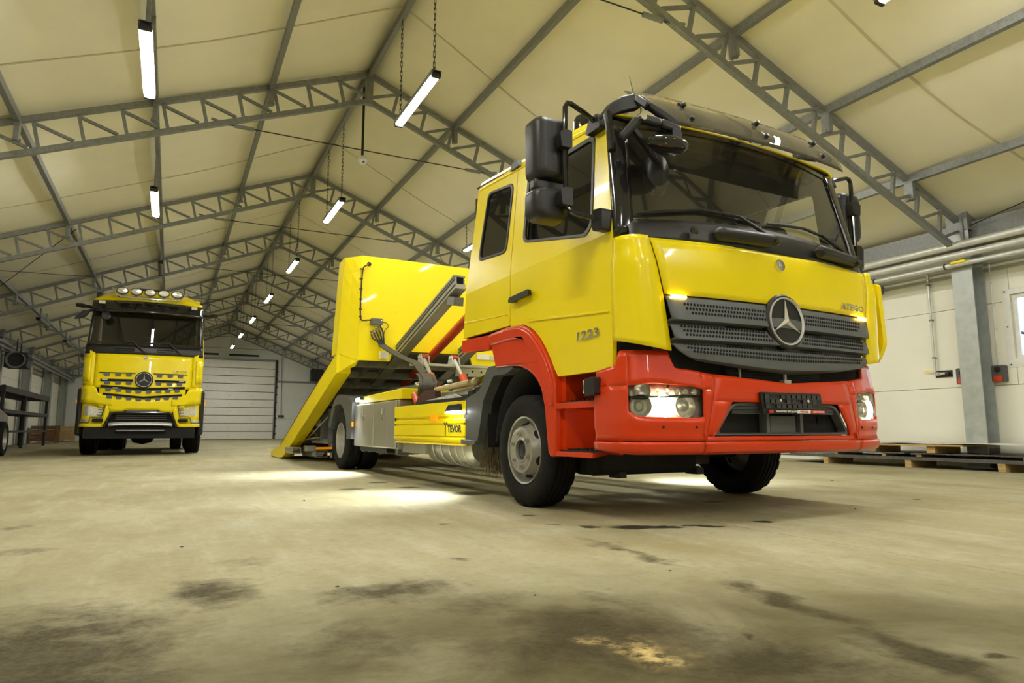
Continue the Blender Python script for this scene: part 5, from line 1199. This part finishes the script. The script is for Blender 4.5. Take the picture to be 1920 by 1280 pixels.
for s in (-1, 1):
    MB().patch(lambda u, v, s=s: (s*lerp(.935, 1.135, math.sin(u*math.pi/2)**.8), a_y(.935, lerp(1.46, 2.2, v))+.25*(1-math.cos(u*math.pi/2)**.8)*1.0, lerp(1.46+.02*u, lerp(2.165, 2.23, min(1, u*3)), v)), 8, 8).build('corner_panel', YEL, A, ang=60, solid=.02)
    MB().patch(lambda u, v, s=s: (s*lerp(1.0, 1.145, math.sin(u*math.pi/2)), a_y(1.0, lerp(1.55, 2.07, v))-.035+.22*(1-math.cos(u*math.pi/2)), lerp(1.56, 2.06, v)), 6, 4).build('air_deflector', YEL, A, ang=60, solid=.02)
    MB().prism([(.38, 1.25), (.38, 2.25), (.62, 3.35), (2.3, 3.45), (2.3, 1.25)], lambda u, v, w_, s=s: (s*(a_hw(v)-w_), u, v), -.0, .04).build('cab_side', YEL, A, ang=0)
    MB().prism([(.46, 2.0), (.50, 2.6), (1.0, 2.6), (1.0, 2.0)], lambda u, v, w_, s=s: (s*(a_hw(v)-w_), u, v), -.04, .0).build('door_edge', YEL, A, ang=0, bevel=.01)
MB().patch(a_front(lambda z: a_hw(z)+.005, 2.15, lambda t: 2.36, -.0), 24, 3).build('windscreen_cowl', BLK, A, ang=60, solid=.012)
AWS = glass('far_windscreen_glass', (.16, .16, .14), ior=1.6, dirt=.04)
MB().patch(a_front(a_hw, 2.36, 3.12), 24, 8).build('windscreen', AWS, A, ang=60)
for s in (-1, 1): MB().patch(lambda u, v, s=s: (s*lerp(a_hw(lerp(2.3, 3.3, v))-.05, a_hw(lerp(2.3, 3.3, v))+.012, u), a_y(1.05, lerp(2.3, 3.3, v))+.16*u*u-.004, lerp(2.3, 3.3, v)), 4, 6).build('pillar_trim', BLKG, A, ang=60, solid=.012)
MB().box(-.98, .98, 1.6, 1.66, 1.5, 3.3).box(-1, 1, .5, 1.6, 1.5, 2.2).build('cab_interior', INT, A, ang=0)
MB().box(-.95, -.20, .44, .50, 2.42, 2.455).build('red_dash_edge', REDST, A, ang=0); MB().box(-.15, 1.0, .44, .50, 2.40, 2.45).build('dash_edge', CLOTH, A, ang=0)
MB().box(-.17, .17, .47, .52, 2.45, 2.60).build('dash_screen', BLK, A, ang=0, bevel=.02)
# smoked visor strip and roof
MB().patch(lambda u, v: (lerp(-1.08, 1.08, u), a_y(lerp(-1.08, 1.08, u), 3.1)-.22+.16*v+.06*(u*2-1)**2, lerp(3.055, 3.325, v)+.015*math.sin(math.pi*u)), 20, 4).build('sun_visor', BLKG, A, ang=60, solid=.012)
for s in (-1, 1): MB().box(s*.895-.06, s*.895+.06, .10, .16, 3.23, 3.29).build('visor_marker', CLOTH, A, ang=0, bevel=.008)
def a_roof(u, v):
    t = u*2-1; x = t*1.06; e = 1-abs(t)**3.5
    y = lerp(.22, 1.5, v)+.12*t*t; z = 3.33 + (.36*math.sin(min(1, v*1.8)*math.pi/2)**.8)*(.35+.65*e) + .02*e
    return (x, y, z)
MB().patch(a_roof, 24, 10).build('cab_roof', YEL, A, ang=60, solid=.02)
MB().box(-1.03, 1.03, 1.45, 1.5, 3.2, 3.66).build('roof_back', YEL, A, ang=0); MB().box(-1.06, -.95, .75, .95, 3.45, 3.58).build('roof_horn', BLK, A, ang=0, bevel=.02)
MB().box(-.35, .35, .7, .8, 3.70, 3.73).build('roof_hatch', BLK, A, ang=0)
bar = MB().tube(catmull([(-.74, .55, 3.66), (-.72, .25, 3.60), (-.70, .12, 3.55), (-.60, .05, 3.42), (-.45, .03, 3.395), (0, .02, 3.385), (.45, .03, 3.395), (.60, .05, 3.42), (.70, .12, 3.55), (.72, .25, 3.60), (.74, .55, 3.66)], 5), .026, 10).build('lamp_bar', CHR, A)
for k in range(5):
    x = -.53+.265*k
    la = MB().lathe([(.0, .10), (.09, .08), (.122, .01), (.118, -.012), (.108, -.008)], (0, 0, 0), (0, 1, 0), 24)
    la.v = [(v[0]+x, v[1]+.06, v[2]*.70+3.53) for v in la.v]; lo = la.build('spot_lamp', BLK, A)
    le = MB().lathe([(.108, -.002), (.09, -.022), (.0, -.030)], (0, 0, 0), (0, 1, 0), 24); le.v = [(v[0]+x, v[1]+.05, v[2]*.66+3.53) for v in le.v]; le.build('spot_lens', LENS, lo)
    MB().box(x-.02, x+.02, .04, .08, 3.39, 3.46).build('lamp_foot', BLK, lo, ang=0)
for x in (-.28, .27): MB().bar((x, .0, 3.26), (x, .20, 3.10), .04, .03).build('visor_stay', BLK, A)
for x, h in ((-.03, .30), (1.05, .42)): MB().tube([(x, .6, 3.4), (x, .62, 3.4+h)], .006, 5).build('antenna', BLK, A)
# camera arms instead of mirrors, kerb mirror
for s, z in ((-1, 3.19), (1, 3.15)): MB().tube([(s*1.05, .5, z), (s*1.2, .45, z+.005), (s*1.28, .43, z+.01), (s*1.40, .43, z+.02)], [.03, .035, .05, .035], 8).build('mirror_camera_arm', BLK, A)
MB().tube([(-1.02, .2, 3.12), (-1.2, .15, 3.02)], .025, 8).prism(rpoly([(-1.38, 2.86), (-1.18, 2.92), (-1.10, 3.05), (-1.22, 3.06)], .03), lambda u, v, w_: (u, w_, v), .08, .2).build('kerb_mirror', BLK, A, bevel=.02)
MB().tube([(-.98, .1, 3.12), (-.86, .05, 3.05)], .03, 8).lathe([(0, -.05), (.09, -.03), (.09, .03), (0, .06)], (-.80, .08, 2.96), (.3, -1, .2), 14).build('front_mirror', BLK, A)
for x0, kx, tx_ in ((-.01, -.26, -.42), (.70, .44, .0)):
    MB().tube([(x0, a_y(x0, 2.2)-.06, 2.19), (kx, a_y(kx, 2.43)-.03, 2.43)], .018, 8).tube([(kx+.02, a_y(kx, 2.44)-.03, 2.44), (tx_, a_y(tx_, 2.43)-.03, 2.42)], .014, 6).build('wiper', DSTEEL, A)
for x0, x1 in ((-.60, -.22), (.20, .56)): MB().prism(rrect(x0, x1, 2.225, 2.29, .025), lambda u, v, w_: (u, a_y(u, 2.25)-.02+w_, v), 0, .03, [rrect(x0+.03, x1-.03, 2.245, 2.275, .012)]).build('cowl_handle', BLKG, A)
# grille: dark backing with toothed yellow blades
AGR = MB().patch(a_front(.86, 1.20, 1.78, .03), 12, 4).build('grille_back', HOLE, A, ang=60)
def blade(zc, hl, hr, drop, zt, n, z_h, tooth, skip):
    """dark toothed slot: strips of black with trapezoid teeth hanging below"""
    m = MB()
    for sg in (-1, 1):
        x0, x1 = skip, hl
        for i in range(6):
            xa, xb = lerp(x0, x1, i/6), lerp(x0, x1, (i+1)/6); q = lambda x: zc + drop*(x/.8)
            m.add([(sg*xa, a_y(xa, zc)-.026, q(xa)), (sg*xb, a_y(xb, zc)-.026, q(xb)), (sg*xb, a_y(xb, zc)-.026, q(xb)+z_h), (sg*xa, a_y(xa, zc)-.026, q(xa)+z_h)], [(0, 1, 2, 3)])
    return m
def teeth(zc, drop, xs_, th, parent):
    for x in xs_:
        m = MB(); z = zc+drop*abs(x)/.8; y = a_y(x, zc)-.028
        m.prism([(x-.062, z+.004), (x+.062, z+.004), (x+.045, z-th), (x-.045, z-th)], lambda u, v, w_: (u, y+w_, v), -.004, .004); m.build('slot_tooth', GREY, parent, ang=0)
for zc, drop, hw_, zh, sk, xs_, th in ((1.742, .0, .84, .016, .17, (-.70, -.49, -.29, .29, .50, .70), .066), (1.565, .0, .81, .05, .21, (-.68, -.48, -.28, .28, .49, .69), .066), (1.375, .055, .80, .055, .0, (-.65, -.46, -.27, -.09, .10, .29, .47, .65), .062), (1.20, .075, .75, .05, .0, (-.62, -.44, -.26, -.08, .10, .28, .45, .62), .06)):
    b_ = blade(zc, hw_, hw_, drop, 0, 6, zh, th, sk).build('grille_slot', HOLE, A, ang=0, solid=.004); teeth(zc, drop, xs_, th, b_)
for s in (-1, 1):
    for z, x in ((1.60, .73), (1.425, .52)): MB().box(s*x-.05, s*x+.05, a_y(x, z)-.04, a_y(x, z)-.03, z-.008, z+.008).build('grille_clip', CLOTH, A, ang=0)
MB().patch(a_front(.82, lambda t: 1.165+.06*abs(t), lambda t: 1.388+.05*t*t, -.004), 20, 4).build('grille_panel', YEL, A, ang=60, solid=.01)
star('badge_disc', (0, -.035, 1.61), .155, (0, -1, 0), (0, 0, 1), A, disc=BLK); star('hood_badge', (0, a_y(0, 2.10)-.03, 2.10), .035, (0, -1, .1), (0, 0, 1), A, disc=CHR, thick=.006, n=20)
text_mesh('model_lettering', 'AROCS', CHR, .07, .008, A, face_M((.68, a_y(.68, 1.81)-.03, 1.81), (1, .12, 0), (0, 0, 1)), .28, .001, .25)
# bumper
def apl(x): return .02+.10*(x/1.1)**2 + max(0, abs(x)-1.05)*1.6
def abp(name, mt, x0, x1, z0, z1, off=0, n=10, nz=4, parent=None, solid=.02):
    f = lambda q: q if callable(q) else (lambda *_: q)
    Z0, Z1 = f(z0), f(z1)
    return MB().patch(lambda u, v: (lerp(x0, x1, u), apl(lerp(x0, x1, u))+off, lerp(Z0(lerp(x0, x1, u)), Z1(lerp(x0, x1, u)), v)), n, nz).build(name, mt, parent or A, ang=50, solid=solid)
abp('bumper_bridge', YEL, -.82, .82, lambda x: .96 if abs(x) < .34 else (.90 if abs(x) < .58 else 1.0-.0*abs(x)), lambda x: 1.175+.085*abs(x)/.8, -.01, 26)
for s in (-1, 1):
    m = MB()
    top = lambda x: smooth_interp([(.66, 1.26), (.82, 1.30), (.90, 1.46), (1.15, 1.47), (1.2, 1.38)], abs(x))
    def bp(x0, x1, z0, z1, n=8):
        f = lambda q: q if callable(q) else (lambda *_: q)
        m.patch(lambda u, v: (s*lerp(x0, x1, u), apl(lerp(x0, x1, u))-.012, lerp(f(z0)(lerp(x0, x1, u)), f(z1)(lerp(x0, x1, u)), v)), n, 4)
    hl_top = lambda x: interp([(.66, 1.05), (1.19, 1.12)], x)
    bp(.55, 1.19, hl_top, top, 16); bp(lambda *_: .5, .5, .6, .6, 1) if False else None
    m.patch(lambda u, v: (s*lerp(lerp(.66, .57, v), lerp(.74, .67, v), u), apl(.65)-.012, lerp(.61, 1.06, v)), 4, 4)
    bp(.70, 1.18, .60, .675, 8)
    bc = m.build('bumper_corner', YEL, A, ang=50, solid=.02, weld=.001)
    lh = MB().patch(lambda u, v: (s*lerp(.66, 1.19, u), apl(lerp(.66, 1.19, u))+.03, lerp(.66, 1.12, v)), 8, 2).build('lamp_housing', YEL, A, ang=60)
    MB().patch(lambda u, v: (s*lerp(.74, 1.08, u), apl(lerp(.74, 1.08, u))+.015, lerp(.84, lerp(1.0, 1.06, u), v)), 6, 3).build('head_lamp', LENS, lh, ang=60)
    fr_ = [(.68, 1.055), (1.185, 1.125), (1.185, .69), (.97, .69), (.94, .80), (.745, .80)]
    pts = [(s*x, apl(x)-.03, z) for x, z in fr_]; MB().tube(pts, .014, 6, True).build('lamp_guard', GREY, lh)
    for k in range(5):
        z = 1.03-.055*k; x0 = lerp(.695, .745, k/4); MB().bar((s*x0, apl(x0)-.025, z-.02), (s*1.18, apl(1.18)-.025, z+.035), .012, .012).build('guard_louvre', GREY, lh, ang=0)
    MB().patch(lambda u, v: (s*lerp(.97, 1.16, u), apl(lerp(.97, 1.16, u))-.0, lerp(.70, .765, v)), 4, 2).build('fog_lamp', LENS, lh, ang=60)
    MB().box(min(s*.70, s*.90), max(s*.70, s*.90), .02, .06, .705, .775).build('bumper_vent', HOLE, A, ang=0)
    MB().box(min(s*1.10, s*1.22), max(s*1.10, s*1.22), .25, 1.9, .42, 1.42).build('front_wing', BLK, A, ang=0, bevel=.05)
    MB().box(min(s*1.19, s*1.25), max(s*1.19, s*1.25), .38, .46, 1.10, 1.18).build('side_marker', ORG, A, ang=0)
MB().box(-.72, .72, .10, .15, .58, .98).build('lower_opening', DARK, A, ang=0)
MB().tube(catmull([(-.68, -.01, .60), (-.62, -.015, .76), (-.55, -.02, .88), (-.40, -.02, .905), (0, -.02, .905), (.40, -.02, .905), (.55, -.02, .88), (.62, -.015, .76), (.68, -.01, .60)], 4), .026, 8).build('opening_frame', BLKG, A)
MB().prism([(-.34, .90), (.34, .90), (.27, .965), (-.27, .965)], lambda u, v, w_: (u, w_, v), -.03, .02).build('plate_recess', GREY, A, bevel=.006)
for k in range(3): MB().box(-.48, .48, .06, .10, .76+.04*k, .775+.04*k).build('lower_slat', GREY, A, ang=0)
MB().patch(lambda u, v: (lerp(-.60, .60, u), -.02+.05*v, lerp(.64, .705, v)-.02*abs(u*2-1)**4), 12, 2).build('skid_plate', GALVL, A, ang=60, solid=.02)
MB().box(-1.05, 1.05, .06, .12, .36, .60).box(-.48, .48, .0, .06, .50, .53).build('under_bumper', DARK, A, ang=0, bevel=.01)
MB().box(-.45, .45, -.005, .0, .53, .538).build('tow_bar_edge', GALVL, A, ang=0)
MB().box(-1.1, 1.1, .9, 6.5, .55, 1.2).build('under_body', DARK, A, ang=0)
MB().lathe([(.02, -.3), (.2, -.18), (.24, 0), (.2, .18), (.02, .3)], (0, 1.4, .45), (1, 0, 0), 14).tube([(-1, 1.4, .5), (1, 1.4, .5)], .07, 8).build('front_axle', DARK, A)
for s in (-1, 1):
    wheel('front_wheel', s*1.045, 1.42, s, 'f', A, z=.395*1.30, sc=1.30)
    for y in (5.2, 6.6):
        wheel('rear_wheel', s*1.06, y, s, 'r', A, z=.395*1.30, sc=1.30); wheel('rear_wheel', s*.72, y, s, 'n', A, z=.395*1.30, sc=1.30)
# ================================================================== wall services on the right
def rail_pair(x, side):
    for k, (z, r) in enumerate(((3.14, .055), (2.998, .048))):
        m = MB().tube([(x, HALL['y0']+.1, z), (x, HALL['y1']-.1, z)], r, 14); o = m.build('curtain_rail', GALVL if side > 0 else GALV)
        tag(o, '%s long light metal tube along the %s eave' % (('upper' if k == 0 else 'lower'), 'right' if side > 0 else 'left'), 'tube')
        for y in [.452+5*j for j in range(-2, 9)]: MB().box(x-.02, x+.02, y-.18, y-.14, z-.02, EAVE+.02 if k == 0 else z+.055).build('hanger', GALV, o, ang=0)
rail_pair(9.85, 1); rail_pair(-4.58, -1)
o = MB().tube([(9.92, HALL['y0']+.1, 2.88), (9.92, HALL['y1']-.1, 2.88)], .036, 12).build('supply_pipe', GALVL); tag(o, 'grey supply pipe with a yellow valve below the right eave rails', 'pipe')
for y in [1.2+1.1*k for k in range(22)]: MB().lathe([(.042, -.012), (.046, 0), (.042, .012)], (9.92, y, 2.88), (0, 1, 0), 12).build('pipe_clip', DSTEEL, o)
MB().box(9.86, 9.98, 5.30, 5.50, 2.885, 2.925).build('yellow_valve', YELB, o, ang=0, bevel=.01)
t = thing('wall_bracket', 'triangular steel bracket under the pipe beside the truck windscreen', 'bracket', (10.4, 6.9, 2.75))
MB().bar((-.48, 0, .12), (0, 0, .12), .05, .04).build('arm', GALV, t); MB().prism([(0, 0), (0, .12), (-.48, .12), (-.48, .09)], lambda u, v, w_: (u, w_, v), -.02, .02).build('web_plate', GALV, t, ang=0)
o = MB().tube([(10.34, 6.12, 2.93), (10.34, 6.12, 1.40)], .018, 10).build('drop_pipe', GALVL); tag(o, 'thin grey drop pipe on the right wall ending at a brass tap', 'pipe')
for z in (2.75, 2.20, 1.62): MB().lathe([(.026, -.012), (.028, 0), (.026, .012)], (10.34, 6.12, z), (0, 0, 1), 10).box(10.35, 10.4, 6.11, 6.13, z-.008, z+.008).build('pipe_clip', GALV, o)
t = thing('air_tap', 'brass and black air tap plate with yellow lever on the right wall', 'tap', (10.4, 6.02, 1.37))
MB().box(-.02, 0, -.12, .12, -.05, .05).build('back_plate', DSTEEL, t, ang=0); MB().lathe([(.03, 0), (.03, .06), (.02, .07), (0, .07)], (-.02, .06, 0), (-1, 0, 0), 12).tube([(-.05, .10, .0), (-.06, -.05, .0)], .022, 10).build('tap_body', ALU, t)
MB().box(-.07, -.05, .12, .26, .045, .06).build('lever', YELB, t, ang=0); MB().lathe([(.03, 0), (.028, .05), (0, .055)], (-.02, -.07, .0), (-1, 0, 0), 12).build('coupling', BLK, t)
for y, lab in ((5.72, 'grey and red power socket on the wall left of the steel column'), (5.24, 'grey and red power socket on the wall below the window corner')):
    t = thing('power_socket', lab, 'socket', (10.4, y, 1.31), 0, 'red and grey power sockets')
    MB().prism(rrect(-.085, .085, -.115, .12, .02), lambda u, v, w_: (w_, u, v), -.09, 0).build('socket_box', MUD, t, bevel=.012)
    MB().prism(rpoly([(-.08, -.115), (-.112, -.105), (-.106, -.03), (-.08, -.01)], .008), lambda u, v, w_: (u, w_, v), -.055, .055).build('socket_flap', REDH, t, bevel=.01)
    MB().lathe([(.04, 0), (.04, .02), (.03, .03), (0, .03)], (-.09, .0, .06), (-1, 0, 0), 16).build('switch_knob', BLK, t)
    cd_ = MB().tube([(10.385, y+(.02 if y < 5.5 else .015), 1.43), (10.385, y+(.02 if y < 5.5 else .015), 2.90)], .011, 8).build('cable_conduit', WHITE if y < 5.5 else GALVL)
    tag(cd_, 'thin conduit rising from the socket ' + ('near the window' if y < 5.5 else 'left of the column'), 'conduit')
    for z in (1.6, 1.95, 2.3, 2.62): MB().box(10.37, 10.4, y-.005, y+.035, z-.01, z+.01).build('conduit_clip', WHITE, cd_, ang=0)
# sheets stacked along the right wall
def sheet(lab, x0, x1, y0, y1, z, th, mt, rz=0.0, edge=PLYE):
    o = MB().box(x0, x1, y0, y1, z, z+th).build('plywood_sheet', mt, ang=0, bevel=.002)
    MB().box(x0-.002, x0, y0, y1, z+.001, z+th-.001).build('sheet_edge', edge, o, ang=0); tag(o, lab, 'sheet', 'sheets stacked by the right wall'); return o
def block(x, y, z, h, lab, w_=.10):
    o = MB().box(x, x+.6, y-w_/2, y+w_/2, z, z+h).build('timber_block', WOOD, ang=0, bevel=.004); tag(o, lab, 'timber', 'timber bearers under the sheets')
for y, n in ((7.40, 'farthest from the window'), (6.05, 'in the middle'), (4.84, 'nearest the window')): block(9.40, y, 0.0, .105, 'pale timber bearer on the floor under the bottom sheets, ' + n, .09)
sheet('thick dark plywood sheet at the bottom of the stack by the right wall', 9.40, 10.3, 4.1, 8.3, .105, .024, PLY); sheet('dark plywood sheet lying second from the bottom of the stack', 9.40, 10.3, 4.15, 8.1, .1295, .022, PLY)
sheet('brown plywood sheet with bare top in the middle of the stack', 9.48, 10.3, 3.9, 6.05, .19, .018, PLY); block(9.50, 5.95, .152, .038, 'thin timber spacer under the brown middle sheet', .08); block(9.50, 4.6, .152, .038, 'thin timber spacer under the brown sheet near the window', .08)
sheet('dark plywood sheet resting at the far end of the stack', 9.45, 10.3, 6.12, 7.6, .19, .02, PLY); block(9.46, 7.25, .152, .038, 'thin timber spacer under the far dark sheet', .06); block(9.46, 6.45, .152, .038, 'thin timber spacer under the far dark sheet near the column', .06)
block(9.46, 6.62, .211, .095, 'upright timber bearer under the white covered top board, far end', .09); block(9.46, 5.75, .209, .097, 'upright timber bearer under the white covered top board, near the column', .12)
sheet('top board of the stack with yellow timber edge', 9.42, 10.25, 5.3, 6.75, .306, .024, WOOD, edge=WOOD)
m = MB().patch(lambda u, v: (lerp(9.415, 10.25, u), lerp(4.45, 6.72, v), .345 + .006*math.sin(9*v) - .05*max(0, (.35-v))*(1-u) + .012*math.sin(17*v+2)*max(0, .45-v)), 10, 40)
tag(m.build('white_cover_sheet', CLOTH, solid=.004, soff=1), 'loose white cover sheet lying over the top board of the stack', 'cover')
# ================================================================== left side, far end
t = thing('steel_rack', 'tall dark steel rack with three shelves by the left wall', 'rack', (-4.3, 25.0, 0))
for y in (-3.4, -.4, 3.6):
    for x in (-.35, .35): MB().box(x-.04, x+.04, y-.04, y+.04, 0, 1.72).build('upright', DSTEEL, t, ang=0)
for z, h in ((1.62, .16), (1.04, .10), (.50, .06)): MB().box(-.42, .42, -3.5, 3.7, z-h/2, z+h/2).build('shelf', DSTEEL, t, ang=0)
for k, (y, x, l, lab) in enumerate(((33.2, -4.55, 1.3, 'dark brown wooden crate standing behind the steel rack'), (37.4, -4.45, 1.5, 'pale wooden slatted crate between the rack and the far truck'))):
    t = thing('wooden_crate', lab, 'crate', (x, y, 0)); mt_ = WOOD if k else mat('dark_timber', (.16, .075, .03), .75, var=.2)
    MB().box(-.38, .38, -l/2, l/2, .10, .12).build('crate_floor', mt_, t, ang=0)
    for j in range(4):
        z = .12+.15*j
        for x_ in (-.40, .38): MB().box(x_, x_+.02, -l/2, l/2, z, z+.135).build('plank', mt_, t, ang=0)
        for y_ in (-l/2-.02, l/2): MB().box(-.38, .38, y_, y_+.02, z, z+.135).build('plank', mt_, t, ang=0)
    for j in range(4): MB().box(.40, .43, -l/2+.05+j*(l-.2)/3, -l/2+.15+j*(l-.2)/3, 0, .72).build('batten', mt_, t, ang=0)
t = thing('fan_heater', 'black fan heater hanging high on the left wall above the rack', 'heater', (-4.35, 25.4, 2.68))
MB().box(-.3, .3, -.35, .35, -.24, .24).build('casing', DSTEEL, t, ang=0, bevel=.03); MB().lathe([(.26, 0), (.26, .06), (.22, .06), (.2, .0)], (0, -.36, 0), (0, -1, 0), 20).build('fan_ring', GALV, t)
for s in (-1, 1): MB().bar((0, s*.3, .24), (0, s*.3, .66), .03, .03).build('hanger', DSTEEL, t)
MB().tube(catmull([(.3, .2, .1), (.42, -.3, .0), (.40, -.8, .05), (.25, -.9, .15), (.1, -.4, .22)], 4), .02, 6).build('hose', DSTEEL, t)
t = thing('wall_heater', 'dark heater box high on the back wall right of the door', 'heater', (7.6, 40.6, 3.75))
MB().box(-.36, .36, -.25, .25, -.35, .35).build('casing', DSTEEL, t, ang=0, bevel=.03); MB().box(-.04, .04, .1, .39, -.3, -.2).build('bracket', GALV, t, ang=0)
o = MB().tube([(5.62, 40.95, 4.8), (5.70, 40.95, 1.4)], .02, 8).build('door_control_conduit', GALV); tag(o, 'thin conduit down the back wall to the door control box', 'conduit')
t = thing('control_box', 'small grey control box on the back wall beside the door', 'switch', (5.70, 40.96, 1.32)); MB().box(-.16, .16, -.06, .04, -.07, .07).build('box', MUD, t, ang=0, bevel=.01)
for x in (-.08, .08): MB().lathe([(.03, 0), (.03, .02), (0, .025)], (x, -.06, 0), (0, -1, 0), 10).build('push_button', BLK, t)
# the wheel of a parked vehicle cut by the left edge of the frame
v = thing('parked_car', 'dark vehicle by the left wall, only its front wheel reaching into the picture', 'car', (-3.95, 17.3, 0), math.pi)
wheel('front_wheel', .80, -.0, 1, 'r', v, z=.36, sc=.36/.395); wheel('front_wheel', -.80, -.0, -1, 'r', v, z=.36, sc=.36/.395); wheel('rear_wheel', .80, 2.7, 1, 'r', v, z=.36, sc=.36/.395); wheel('rear_wheel', -.80, 2.7, -1, 'r', v, z=.36, sc=.36/.395)
MB().prism(rpoly([(-.85, .30), (3.5, .30), (3.55, .95), (2.9, 1.02), (2.3, 1.5), (.9, 1.5), (.35, 1.02), (-.75, .85)], .12), lambda u, v_, w_: (w_, u, v_), -.78, .78).build('body', mat('dark_car_paint', (.03, .012, .01), .3, coat=.5), v, bevel=.06)
MB().prism(rpoly([(.45, 1.04), (.95, 1.42), (2.25, 1.42), (2.75, 1.04)], .05), lambda u, v_, w_: (w_, u, v_), -.785, .785).build('window', BLKG, v, ang=0)
